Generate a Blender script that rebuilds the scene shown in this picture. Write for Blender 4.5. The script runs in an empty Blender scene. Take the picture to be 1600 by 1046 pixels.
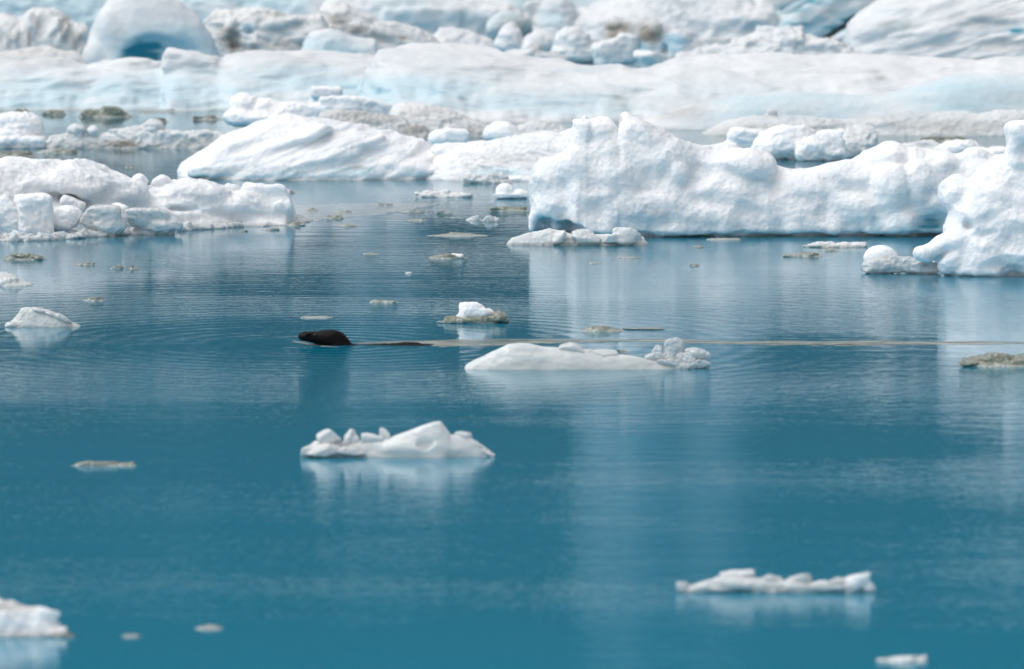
import bpy, math, random
import numpy as np

# ------------------------------------------------------------------ camera
SC = bpy.context.scene
COL = SC.collection
R = math.radians
CAM_H = 4.12                    # metres above the lagoon
PITCH = 4.927                   # degrees below the horizon
LENS = 300.0
FPX = 1600 * LENS / 36.0        # focal length counted in photo pixels
cd = bpy.data.cameras.new('camera')
cam = bpy.data.objects.new('camera', cd)
COL.objects.link(cam)
cam.location = (0, 0, CAM_H)
cam.rotation_euler = (R(90 - PITCH), 0, 0)
cd.sensor_width = 36.0
cd.lens = LENS
cd.clip_start = 0.5
cd.clip_end = 20000
cd.dof.use_dof = True
cd.dof.focus_distance = 52.0
cd.dof.aperture_fstop = 4.0
SC.camera = cam
SC.render.resolution_x, SC.render.resolution_y = 1024, 669

# ------------------------------------------------------------------ sky and sun (thin overcast)
SUN_EL, SUN_AZ = 62.0, -100.0    # azimuth measured from the view direction, + to the right
w = bpy.data.worlds.new('World')
SC.world = w
w.use_nodes = True
nt = w.node_tree
nt.nodes.clear()
o_ = nt.nodes.new('ShaderNodeOutputWorld')
bg = nt.nodes.new('ShaderNodeBackground')
sky = nt.nodes.new('ShaderNodeTexSky')
sky.sky_type = 'NISHITA'
sky.sun_disc = False
sky.sun_elevation = R(SUN_EL)
sky.sun_rotation = R(SUN_AZ)
sky.dust_density = 3.0
sky.air_density = 1.0
hs = nt.nodes.new('ShaderNodeHueSaturation')
hs.inputs['Saturation'].default_value = 0.24
nt.links.new(sky.outputs[0], hs.inputs['Color'])
nt.links.new(hs.outputs[0], bg.inputs[0])
bg.inputs[1].default_value = 0.15
nt.links.new(bg.outputs[0], o_.inputs[0])

sd_ = bpy.data.lights.new('sun', 'SUN')
sd_.energy = 1.2
sd_.angle = R(50)
sd_.color = (1.0, 0.985, 0.965)
sun = bpy.data.objects.new('sun', sd_)
COL.objects.link(sun)
# the sun stands at azimuth SUN_AZ from +Y (view direction), elevation SUN_EL
sx = math.sin(R(SUN_AZ)) * math.cos(R(SUN_EL))
sy = math.cos(R(SUN_AZ)) * math.cos(R(SUN_EL))
sz = math.sin(R(SUN_EL))
from mathutils import Vector
sun.rotation_euler = Vector((sx, sy, sz)).to_track_quat('Z', 'Y').to_euler()
SC.view_settings.view_transform = 'Standard'
SC.view_settings.look = 'None'
SC.view_settings.gamma = 1
SC.view_settings.exposure = 0.14
SC.view_settings.use_curve_mapping = False
SC.cycles.max_bounces = 5
SC.cycles.diffuse_bounces = 3
SC.cycles.glossy_bounces = 3
SC.cycles.use_denoising = True

# ------------------------------------------------------------------ placing: a waterline row of the photo is a distance
def dep(row):
    return R(PITCH) + math.atan((row - 523.0) / FPX)
def ground(px, row):
    """Point of the lagoon seen at a pixel, and metres per pixel there."""
    dx, dy = (px - 800.0) / FPX, (523.0 - row) / FPX
    p = R(PITCH)
    d = (dx, math.cos(p) + dy * math.sin(p), -math.sin(p) + dy * math.cos(p))
    t = CAM_H / -d[2]
    return (d[0] * t, d[1] * t), t / FPX

# ------------------------------------------------------------------ numeric noise
_rng = np.random.default_rng(7)
_perm = _rng.permutation(256).astype(np.int32)
_perm = np.concatenate([_perm, _perm, _perm])
_g = _rng.normal(size=(256, 3)).astype(np.float32)
_g /= np.linalg.norm(_g, axis=1, keepdims=True)
def perlin(p):
    i = np.floor(p).astype(np.int32)
    f = (p - i).astype(np.float32)
    i &= 255
    u = f * f * f * (f * (f * 6 - 15) + 10)
    out = np.zeros(len(p), np.float32)
    for a in (0, 1):
        for b in (0, 1):
            for c in (0, 1):
                h = _perm[_perm[_perm[i[:, 0] + a] + i[:, 1] + b] + i[:, 2] + c]
                q = f - np.array((a, b, c), np.float32)
                d = (_g[h] * q).sum(1)
                wt = (u[:, 0] if a else 1 - u[:, 0]) * (u[:, 1] if b else 1 - u[:, 1]) * (u[:, 2] if c else 1 - u[:, 2])
                out += wt * d
    return out
def fbm(p, octs=4, gain=0.5):
    s, a = 0, 1.0
    for k in range(octs):
        s = s + a * perlin(p * (2.03 ** k) + 17.3 * k)
        a *= gain
    return s
def cells(p):
    """Distance to the nearest feature point: round scallops."""
    i = np.floor(p).astype(np.int32)
    f = p - i
    best = np.full(len(p), 9.0, np.float32)
    for a in (-1, 0, 1):
        for b in (-1, 0, 1):
            for c in (-1, 0, 1):
                h = _perm[_perm[_perm[(i[:, 0] + a) & 255] + ((i[:, 1] + b) & 255)] + ((i[:, 2] + c) & 255)]
                q = np.array((a, b, c), np.float32) + 0.5 + 0.45 * _g[h] - f
                best = np.minimum(best, (q * q).sum(1))
    return np.sqrt(best)

# ------------------------------------------------------------------ surface nets: field -> quads
def surface_nets(F):
    S = F < 0
    nx, ny, nz = F.shape
    c = np.zeros((nx - 1, ny - 1, nz - 1), np.uint8)
    for a in (0, 1):
        for b in (0, 1):
            for d in (0, 1):
                c += S[a:nx - 1 + a, b:ny - 1 + b, d:nz - 1 + d]
    act = np.argwhere((c > 0) & (c < 8))
    idx = np.full(c.shape, -1, np.int32)
    idx[act[:, 0], act[:, 1], act[:, 2]] = np.arange(len(act), dtype=np.int32)
    acc = np.zeros((len(act), 3), np.float32)
    cnt = np.zeros(len(act), np.float32)
    cor = [(a, b, d) for a in (0, 1) for b in (0, 1) for d in (0, 1)]
    val = {q: F[act[:, 0] + q[0], act[:, 1] + q[1], act[:, 2] + q[2]] for q in cor}
    for q in cor:
        for ax in range(3):
            if q[ax]:
                continue
            q2 = tuple(q[k] + (k == ax) for k in range(3))
            v0, v1 = val[q], val[q2]
            m = (v0 < 0) != (v1 < 0)
            t = np.where(m, v0 / np.where(m, v0 - v1, 1), 0)
            pt = np.repeat(np.array([q], np.float32), len(act), 0)
            pt[:, ax] += t
            acc += pt * m[:, None]
            cnt += m
    V = act + acc / cnt[:, None]
    quads = []
    for ax in range(3):
        o1, o2 = [(1, 2), (2, 0), (0, 1)][ax]
        lo = [slice(None)] * 3
        hi = [slice(None)] * 3
        lo[ax] = slice(0, -1)
        hi[ax] = slice(1, None)
        for k in (o1, o2):
            lo[k] = hi[k] = slice(1, -1)
        A, B = S[tuple(lo)], S[tuple(hi)]
        e = np.argwhere(A != B)
        if not len(e):
            continue
        flip = A[e[:, 0], e[:, 1], e[:, 2]]
        base = e.copy()
        base[:, o1] += 1
        base[:, o2] += 1
        def at(d1, d2):
            q = base.copy()
            q[:, o1] += d1
            q[:, o2] += d2
            return idx[q[:, 0], q[:, 1], q[:, 2]]
        q = np.stack([at(-1, -1), at(0, -1), at(0, 0), at(-1, 0)], 1)
        q[~flip] = q[~flip][:, ::-1]
        quads.append(q)
    return V.astype(np.float32), np.concatenate(quads)

def vert_normals(V, Q):
    n = np.cross(V[Q[:, 2]] - V[Q[:, 0]], V[Q[:, 3]] - V[Q[:, 1]])
    N = np.zeros_like(V)
    for k in range(4):
        np.add.at(N, Q[:, k], n)
    return N / (np.linalg.norm(N, axis=1, keepdims=True) + 1e-9)

def relax(V, Q, it, lam=0.5):
    for _ in range(it):
        A = np.zeros_like(V)
        c = np.zeros(len(V), np.float32)
        for k in range(4):
            for d in (1, 3):
                np.add.at(A, Q[:, k], V[Q[:, (k + d) % 4]])
                np.add.at(c, Q[:, k], 1)
        V = V + lam * (A / c[:, None] - V)
    return V

def mesh_from(name, V, Q, mat, attrs=None):
    me = bpy.data.meshes.new(name)
    me.vertices.add(len(V))
    me.vertices.foreach_set('co', np.ascontiguousarray(V, np.float32).ravel())
    me.loops.add(Q.size)
    me.loops.foreach_set('vertex_index', np.ascontiguousarray(Q, np.int32).ravel())
    me.polygons.add(len(Q))
    me.polygons.foreach_set('loop_start', np.arange(0, Q.size, Q.shape[1], dtype=np.int32))
    me.polygons.foreach_set('loop_total', np.full(len(Q), Q.shape[1], np.int32))
    me.polygons.foreach_set('use_smooth', np.ones(len(Q), bool))
    for k, a in (attrs or {}).items():
        at = me.attributes.new(k, 'FLOAT', 'POINT')
        at.data.foreach_set('value', np.ascontiguousarray(a, np.float32))
    me.update(calc_edges=True)
    me.validate()
    me.materials.append(mat)
    return me

# ------------------------------------------------------------------ solids, written in pixel units of the thing's own distance
def rotm(roll, yaw=0.0, tip=0.0):
    a, b, c = R(roll), R(yaw), R(tip)
    ry = np.array([[math.cos(a), 0, -math.sin(a)], [0, 1, 0], [math.sin(a), 0, math.cos(a)]])
    rz = np.array([[math.cos(b), -math.sin(b), 0], [math.sin(b), math.cos(b), 0], [0, 0, 1]])
    rx = np.array([[1, 0, 0], [0, math.cos(c), -math.sin(c)], [0, math.sin(c), math.cos(c)]])
    return (ry @ rz @ rx).astype(np.float32)

def E(px, py, v, ru, rv, rw, roll=0, yaw=0, k=None, cut=False, **kw):      # ellipsoid
    return dict(t='E', p=(px, py, v), r=(ru, rv, rw), m=rotm(roll, yaw), k=k, cut=cut, **kw)
def B(px, py, v, ru, rv, rw, roll=0, yaw=0, rnd=0.25, k=None, cut=False, tip=0, **kw):   # rounded block
    return dict(t='B', p=(px, py, v), r=(ru, rv, rw), m=rotm(roll, yaw, tip), rnd=rnd, k=k, cut=cut, **kw)
def H(px, py, v, ru, rv, rw, seed=0, n=12, roll=0, yaw=0, k=None, cut=False, sm=0.06, **kw):    # broken, faceted chunk
    return dict(t='H', p=(px, py, v), r=(ru, rv, rw), m=rotm(roll, yaw), seed=seed, n=n, k=k, cut=cut, sm=sm, **kw)
def RG(pts, v0, df, db, p=2.4, pb=2.2, b=14, k=None, taper=0.5, wob=0, seed=0, skew=0.0):          # a ridge with a skyline of its own
    return dict(t='R', pts=pts, v0=v0, df=df, db=db, pw=p, pb=pb, b=b, k=k, cut=False, taper=taper, wob=wob, seed=seed, p=None, skew=skew)

def field_prim(pr, X, Y, Z, sd, yb):
    if pr['t'] == 'R':
        u = X[:, 0, 0]
        v = Y[0, :, 0]
        pts = np.array(pr['pts'], np.float32)
        v0 = pr['v0'] + pr['skew'] * np.maximum(u - pts[0, 0], 0)
        h = yb - np.interp(u, pts[:, 0], pts[:, 1]) - v0 * sd
        b = pr['b']
        end = np.minimum(u - pts[0, 0], pts[-1, 0] - u)
        h = np.where(end < 0, np.maximum(h, 0) + end * 3.0, h)
        hm = max(float(h.max()), 1.0)
        tp = np.clip((h + b) / (hm + b), 0.02, 1) ** pr['taper']
        t = (v[None, :] - v0[:, None])
        wob = 0
        if pr['wob']:
            q = np.stack([np.repeat(u[:, None], len(v), 1).ravel() / 55.0, np.repeat(v[None, :], len(u), 0).ravel() / 120.0,
                          np.full(len(u) * len(v), pr['seed'] * 3.1)], 1).astype(np.float32)
            wob = fbm(q, 3).reshape(len(u), len(v)) * pr['wob']
        tf = -t / (pr['df'] * tp[:, None] * (1 + wob))
        tb = t / (pr['db'] * tp[:, None])
        s = np.where(t < 0, 1 - np.clip(tf, 0, 4) ** pr['pw'], 1 - np.clip(tb, 0, 4) ** pr['pb'])
        kw_ = int(28 / max(1e-6, float(u[1] - u[0])))
        ker = np.hanning(2 * kw_ + 3)
        hs_ = np.convolve(np.pad(h, kw_ + 1, mode='edge'), ker / ker.sum(), mode='valid') if len(h) > 2 * kw_ + 4 else h
        wg = np.clip(end / 30.0, 0, 1)
        hs_ = h * (1 - wg) + hs_ * wg
        near = np.exp(-(t / (0.32 * pr['df'])) ** 2)               # the teeth of the skyline fade down the face
        Hh = -b + (hs_[:, None] + b) * s + (h - hs_)[:, None] * near
        Hh = np.where((h + b)[:, None] <= 0, h[:, None] - 0.5 * np.abs(t), Hh)
        du = float(u[1] - u[0])
        gx, gy = np.gradient(Hh, du, float(v[1] - v[0]))
        c = 1 / np.sqrt(1 + gx * gx + gy * gy)
        return (Z - Hh[:, :, None].astype(np.float32)) * c[:, :, None].astype(np.float32)
    c = pr['c']
    P = np.stack(np.broadcast_arrays(X - c[0], Y - c[1], Z - c[2]), -1) @ pr['m']
    r = np.array(pr['r'], np.float32)
    if pr['t'] == 'E':
        k0 = np.sqrt(((P / r) ** 2).sum(-1))
        k1 = np.sqrt(((P / (r * r)) ** 2).sum(-1)) + 1e-6
        return k0 * (k0 - 1) / k1
    if pr['t'] == 'B':
        rd = pr['rnd'] * float(r.min())
        q = np.abs(P) - r + rd
        return np.sqrt((np.maximum(q, 0) ** 2).sum(-1)) + np.minimum(q.max(-1), 0) - rd
    rg = np.random.default_rng(pr['seed'])
    n = rg.normal(size=(pr['n'], 3))
    n /= np.linalg.norm(n, axis=1, keepdims=True)
    n = np.concatenate([n, np.eye(3), -np.eye(3)])
    off = rg.uniform(0.72, 1.0, len(n))
    off[-6:] = 1.06
    rm = float(r.min())
    q = P / r
    sm = pr['sm']
    acc = 0
    for a, o in zip(n, off):                                   # soft maximum over the cutting planes
        nn = a / r
        nn_l = np.linalg.norm(nn)
        d = (q @ a.astype(np.float32) - o) / nn_l
        acc = acc + np.exp(np.clip(d / (sm * rm), -60, 60))
    return np.log(acc) * (sm * rm)

def sculpt(yb, prims, vox=2.0, k=6.0, noise=(), under=16, notch=None, relax_it=1, paints=(), scal=(), seed=0, host=None, wet=3.5):
    """Blend the solids, take the surface, roughen it. Returns verts in px units (u, v, w), quads, attrs."""
    sd = math.sin(dep(yb))
    lo = np.array([1e9] * 3)
    hi = -lo
    rg0 = prims[0] if prims[0]['t'] == 'R' else host
    if rg0:                                                     # bed lumps and hollows in the ridge's own face
        pts = np.array(rg0['pts'], float)
        for pr in prims:
            if pr['t'] == 'R' or pr.get('free') or 'bed' in pr:
                continue
            px, py, v = pr['p']
            v0 = rg0['v0'] + rg0['skew'] * max(px - pts[0, 0], 0)
            h = yb - np.interp(px, pts[:, 0], pts[:, 1]) - v0 * sd
            hm = max(1, max(yb - q[1] - rg0['v0'] * sd for q in pts))
            b = rg0['b']
            tp = min(1, max(.02, (h + b) / (hm + b))) ** rg0['taper']
            vs = v
            for _ in range(6):
                wv = yb - py - vs * sd
                x = 1 - (wv + b) / max(h + b, 1)
                vs = v0 - rg0['df'] * tp * (max(x, 0) ** (1 / rg0['pw']))
            rv = pr['r'][1]
            if pr['cut']:
                v = vs - rv + pr.get('deep', min(rv, 24) * .55)
            elif x <= .04:
                v = v0
            else:
                v = vs + rv - pr.get('out', min(max(.22 * rv, 3), 9))
            pr['p'] = (px, py, v)
            pr['bed'] = 1
    for pr in prims:
        if pr['t'] == 'R':
            pts = np.array(pr['pts'])
            pad = 10
            vs = (0, pr['skew'] * (pts[-1, 0] - pts[0, 0]))
            pr['lo'] = np.array([pts[:, 0].min() - pad, pr['v0'] + min(vs) - pr['df'] * 1.25 - 4, -under])
            pr['hi'] = np.array([pts[:, 0].max() + pad, pr['v0'] + max(vs) + pr['db'] * 1.1 + 4, yb - pts[:, 1].min() - pr['v0'] * sd + 6])
        else:
            px, py, v = pr['p']
            pr['c'] = np.array((px, v, yb - py - v * sd), np.float32)
            ext = np.abs(pr['m']) @ np.array(pr['r'])
            kk = (pr['k'] if pr['k'] is not None else k) + 2 * vox
            pr['lo'], pr['hi'] = pr['c'] - ext - kk, pr['c'] + ext + kk
        if not pr['cut']:
            lo, hi = np.minimum(lo, pr['lo']), np.maximum(hi, pr['hi'])
    lo[2] = max(lo[2], -under)
    n = np.ceil((hi - lo) / vox).astype(int) + 3
    gx, gy, gz = [(lo[a] - vox + vox * np.arange(n[a])).astype(np.float32) for a in range(3)]
    F = np.full(n, 60.0, np.float32)
    for pr in prims:
        i0 = np.clip(np.floor((pr['lo'] - lo) / vox).astype(int), 0, n - 1)
        i1 = np.clip(np.ceil((pr['hi'] - lo) / vox).astype(int) + 2, 1, n)
        if (i1 - i0 < 2).any():
            continue
        sl = tuple(slice(a, b) for a, b in zip(i0, i1))
        f = field_prim(pr, gx[sl[0]][:, None, None], gy[sl[1]][None, :, None], gz[sl[2]][None, None, :], sd, yb)
        kk = pr['k'] if pr['k'] is not None else k
        a = F[sl]
        if pr['cut']:
            hh = np.clip(0.5 - 0.5 * (a + f) / kk, 0, 1)
            F[sl] = a + (-f - a) * hh + kk * hh * (1 - hh)
        else:
            hh = np.clip(0.5 + 0.5 * (a - f) / kk, 0, 1)
            F[sl] = a + (f - a) * hh - kk * hh * (1 - hh)
    if notch:                                                   # melt line at the water
        amt, z0, wd = notch
        F += (amt * np.exp(-(np.maximum(gz - z0, 0) / wd) ** 2))[None, None, :].astype(np.float32)
    F[0], F[-1], F[:, 0], F[:, -1] = 9, 9, 9, 9
    F[:, :, 0] = 9
    F[:, :, -1] = 9
    V, Q = surface_nets(F)
    V = V * vox + (lo - vox).astype(np.float32)
    if relax_it:
        V = relax(V, Q, relax_it)
    so = np.array((seed * 7.7, seed * 3.3, seed * 5.1), np.float32)
    for nz in noise:
        amp, sc = nz[0], np.array(nz[1], np.float32)
        octs = nz[2] if len(nz) > 2 else 3
        roll = nz[3] if len(nz) > 3 else 0
        N = vert_normals(V, Q)
        P = V @ rotm(roll) if roll else V
        f = fbm(P / sc + so, abs(octs))
        if octs < 0:                                            # crests with sharp edges between scooped hollows
            f = 0.35 - 1.6 * np.abs(f)
        V = V + N * (amp * f)[:, None]
    for amp, sc in scal:                                        # melt scallops: shallow bowls with raised rims
        N = vert_normals(V, Q)
        P = V / np.array(sc, np.float32) + so + 0.35 * fbm(V / (np.array(sc, np.float32) * 1.7) + so, 2)[:, None]
        V = V + N * (amp * (np.minimum(cells(P), 0.9) - 0.5))[:, None]
    row = yb - V[:, 2] - V[:, 1] * sd
    at = {}
    br = 0.95 + 0.7 * fbm(V / np.array((70, 40, 13), np.float32) + so + 9, 3)
    for kind in ('blue', 'dirt', 'clear'):
        a = np.zeros(len(V), np.float32)
        for p in paints:
            if p[0] == kind:
                d = np.sqrt(((V[:, 0] - p[1]) / p[3]) ** 2 + ((row - p[2]) / p[4]) ** 2)
                g = np.clip(1.25 - d, 0, 1)
                g = g * g * (3 - 2 * g)
                a = np.maximum(a, p[5] * g)
        at[kind] = np.clip(a * np.clip(br, 0.6, 1.3), 0, 1)
    if wet:                                                     # soaked band along the waterline
        at['clear'] = np.maximum(at['clear'], np.clip(1.15 - np.maximum(V[:, 2], 0) / (wet * br * 1.2), 0, 1) * .75)
    return V, Q, at

COUNT = {}
def finish_thing(o, label, cat, group=None, kind=None):
    if label:
        o['label'] = label
    if cat:
        o['category'] = cat
    if group:
        o['group'] = group
    if kind:
        o['kind'] = kind

def ice(name, label, cat, yb, prims, mat, parts=(), group=None, ctr=None, **kw):
    """One piece of ice. parts: (name, prims, mat, kw) built as children in the same pixel frame."""
    xs = [p for pr in prims for p in ([q[0] for q in pr['pts']] if pr['t'] == 'R' else [pr['p'][0]])]
    cx = ctr if ctr is not None else 0.5 * (min(xs) + max(xs))
    (gx, gy), s = ground(cx, yb)
    def build(nm, prs, m, kwd):
        V, Q, at = sculpt(yb, prs, **kwd)
        V = V.copy()
        V[:, 0] -= cx
        return mesh_from(nm, V * s, Q, m, at)
    me = build(name if not parts else 'body', prims, mat, kw)
    if parts:
        root = bpy.data.objects.new(name, None)
        root.empty_display_size = 0.1
        COL.objects.link(root)
        ob = bpy.data.objects.new('body', me)
        COL.objects.link(ob)
        ob.parent = root
        for pt in parts:
            pk = dict(kw)
            pk.update(pt[3] if len(pt) > 3 else {})
            pm = build(pt[0], pt[1], pt[2], pk)
            po = bpy.data.objects.new(pt[0], pm)
            COL.objects.link(po)
            po.parent = root
    else:
        root = bpy.data.objects.new(name, me)
        COL.objects.link(root)
    root.location = (gx, gy, 0)
    finish_thing(root, label, cat, group)
    return root

# ------------------------------------------------------------------ materials
def new_mat(name):
    m = bpy.data.materials.new(name)
    m.use_nodes = True
    n = m.node_tree
    n.nodes.clear()
    out = n.nodes.new('ShaderNodeOutputMaterial')
    return m, n, out
def node(n, t, **kw):
    x = n.nodes.new(t)
    for k, v in kw.items():
        setattr(x, k, v)
    return x
def mixc(n, fac, a, b):
    x = n.nodes.new('ShaderNodeMix')
    x.data_type = 'RGBA'
    for sock, val in ((x.inputs[0], fac), (x.inputs[6], a), (x.inputs[7], b)):
        if hasattr(val, 'links') or hasattr(val, 'is_linked'):
            n.links.new(val, sock)
        elif isinstance(val, tuple):
            sock.default_value = (*val, 1)
        else:
            sock.default_value = val
    return x.outputs[2]
def math_n(n, op, a, b=None, clamp=False):
    x = n.nodes.new('ShaderNodeMath')
    x.operation = op
    x.use_clamp = clamp
    for sock, val in ((x.inputs[0], a), (x.inputs[1], b)):
        if val is None:
            continue
        if hasattr(val, 'is_linked'):
            n.links.new(val, sock)
        else:
            sock.default_value = val
    return x.outputs[0]
def noise_n(n, vec, scale, detail=3, rough=0.55, stretch=None):
    if stretch:
        mp = n.nodes.new('ShaderNodeMapping')
        mp.inputs['Scale'].default_value = stretch
        n.links.new(vec, mp.inputs[0])
        vec = mp.outputs[0]
    x = n.nodes.new('ShaderNodeTexNoise')
    x.inputs['Scale'].default_value = scale
    x.inputs['Detail'].default_value = detail
    x.inputs['Roughness'].default_value = rough
    n.links.new(vec, x.inputs['Vector'])
    return x.outputs[0]
def ramp(n, fac, a, b):
    x = n.nodes.new('ShaderNodeMapRange')
    x.clamp = True
    x.interpolation_type = 'SMOOTHSTEP'
    n.links.new(fac, x.inputs[0])
    x.inputs[1].default_value, x.inputs[2].default_value = a, b
    return x.outputs[0]

def ice_mat(name, white, pale=(0.56, 0.77, 0.87), teal=(0.045, 0.28, 0.37), dirt=(0.26, 0.23, 0.19), rough=0.5, sss=0.35,
            bump=0.010, grain=55.0, trans=0.0, crumb=0.0, flecks=0.0, wet=0.0, speck=0.0, base_dirt=0.0, sc=1.0, spec=0.35):
    m, n, out = new_mat(name)
    L = n.links.new
    p = node(n, 'ShaderNodeBsdfPrincipled')
    L(p.outputs[0], out.inputs[0])
    tc = node(n, 'ShaderNodeTexCoord')
    vec = tc.outputs['Object']
    A = {}
    for k in ('blue', 'dirt', 'clear'):
        a = node(n, 'ShaderNodeAttribute', attribute_name=k)
        A[k] = a.outputs['Fac']
    big = noise_n(n, vec, 2.2 * sc, 4, 0.6)
    fine = noise_n(n, vec, 14 * sc, 4, 0.6)
    # slow drift between dense snow-white ice and greyer bubbly ice
    off = tuple(c * f for c, f in zip(white, (0.83, 0.86, 0.88)))
    c = mixc(n, ramp(n, big, 0.40, 0.70), white, off)
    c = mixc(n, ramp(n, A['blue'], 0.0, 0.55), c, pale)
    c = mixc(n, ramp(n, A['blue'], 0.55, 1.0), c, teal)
    dd = math_n(n, 'ADD', A['dirt'], base_dirt)
    dfac = math_n(n, 'MULTIPLY', dd, math_n(n, 'ADD', math_n(n, 'MULTIPLY', fine, 1.5), 0.2), clamp=True)
    c = mixc(n, dfac, c, dirt)
    c = mixc(n, math_n(n, 'MULTIPLY', A['clear'], 0.8), c, (0.46, 0.49, 0.475))
    if flecks:
        fl = noise_n(n, vec, 45 * sc, 3, 0.6)
        c = mixc(n, math_n(n, 'MULTIPLY', ramp(n, fl, 0.50, 0.62), flecks), c, (0.56, 0.58, 0.55))
    if speck:
        sp = noise_n(n, vec, 90 * sc, 2, 0.6)
        c = mixc(n, math_n(n, 'MULTIPLY', ramp(n, sp, 0.62, 0.72), speck), c, (0.14, 0.12, 0.09))
    L(c, p.inputs['Base Color'])
    r = math_n(n, 'ADD', math_n(n, 'MULTIPLY', fine, 0.3), rough - 0.15)
    L(r, p.inputs['Roughness'])
    p.inputs['IOR'].default_value = 1.31
    p.inputs['Specular IOR Level'].default_value = spec
    p.inputs['Subsurface Weight'].default_value = sss
    p.inputs['Subsurface Radius'].default_value = (0.8, 0.9, 1.0)
    p.inputs['Subsurface Scale'].default_value = 0.05
    p.inputs['Transmission Weight'].default_value = trans
    if wet:
        p.inputs['Coat Weight'].default_value = wet
        p.inputs['Coat Roughness'].default_value = 0.08
        p.inputs['Coat IOR'].default_value = 1.31
    g1 = noise_n(n, vec, grain * sc, 4, 0.65)
    vo = node(n, 'ShaderNodeTexVoronoi', feature='F1')
    vo.inputs['Scale'].default_value = grain * 0.35 * sc
    L(vec, vo.inputs['Vector'])
    hgt = math_n(n, 'ADD', math_n(n, 'MULTIPLY', g1, 0.6), math_n(n, 'MULTIPLY', vo.outputs['Distance'], 0.8))
    if crumb:
        cr = math_n(n, 'ABSOLUTE', math_n(n, 'SUBTRACT', noise_n(n, vec, 15 * sc, 5, 0.62), 0.5))
        msk = ramp(n, noise_n(n, vec, 3.4 * sc, 2, 0.5), 0.42, 0.62)
        hgt = math_n(n, 'ADD', hgt, math_n(n, 'MULTIPLY', math_n(n, 'MULTIPLY', cr, msk), -crumb))
    bp = node(n, 'ShaderNodeBump')
    bp.inputs['Strength'].default_value = 1.0
    bp.inputs['Distance'].default_value = bump
    L(hgt, bp.inputs['Height'])
    L(bp.outputs[0], p.inputs['Normal'])
    return m

SNOW = ice_mat('snow_white_ice', (0.885, 0.89, 0.90), rough=0.55, bump=0.009, grain=80, sss=0.7, crumb=2.8, pale=(0.56, 0.70, 0.75))
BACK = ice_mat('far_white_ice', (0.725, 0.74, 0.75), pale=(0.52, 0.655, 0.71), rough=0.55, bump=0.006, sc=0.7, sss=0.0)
GREY = ice_mat('grey_white_ice', (0.71, 0.73, 0.735), rough=0.5, bump=0.010, base_dirt=0.03, crumb=4.0, sss=0.2)
DIRTY = ice_mat('silt_streaked_ice', (0.74, 0.745, 0.74), dirt=(0.20, 0.165, 0.13), rough=0.6, bump=0.010, base_dirt=0.03, sc=0.8)
GLAZE = ice_mat('wet_translucent_ice', (0.63, 0.655, 0.65), rough=0.22, bump=0.0025, grain=70, wet=0.6, sss=0.5, spec=0.5)
CRYST = ice_mat('clear_crystal_ice', (0.78, 0.80, 0.80), rough=0.15, bump=0.006, grain=60, wet=0.9, sss=0.4, spec=0.6, trans=0.25)
TALL = ice_mat('silty_blue_ice', (0.25, 0.34, 0.40), pale=(0.18, 0.30, 0.37), rough=0.6, bump=0.01, sss=0.0, sc=0.2)
CLEAR = ice_mat('glassy_clear_ice', (0.86, 0.88, 0.88), rough=0.12, bump=0.010, grain=60, wet=0.6, sss=0.0, spec=0.6, trans=0.4, crumb=2.0)
OLIVE = ice_mat('silty_olive_ice', (0.215, 0.235, 0.185), dirt=(0.06, 0.066, 0.048), rough=0.3, bump=0.010, wet=0.8, speck=0.5, flecks=0.42, base_dirt=0.12, sss=0.1, crumb=3.0)
DARK = ice_mat('dark_olive_ice', (0.15, 0.16, 0.125), dirt=(0.05, 0.05, 0.035), rough=0.3, bump=0.008, wet=0.8, flecks=0.35, base_dirt=0.15, sss=0.0, crumb=3.0)

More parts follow.
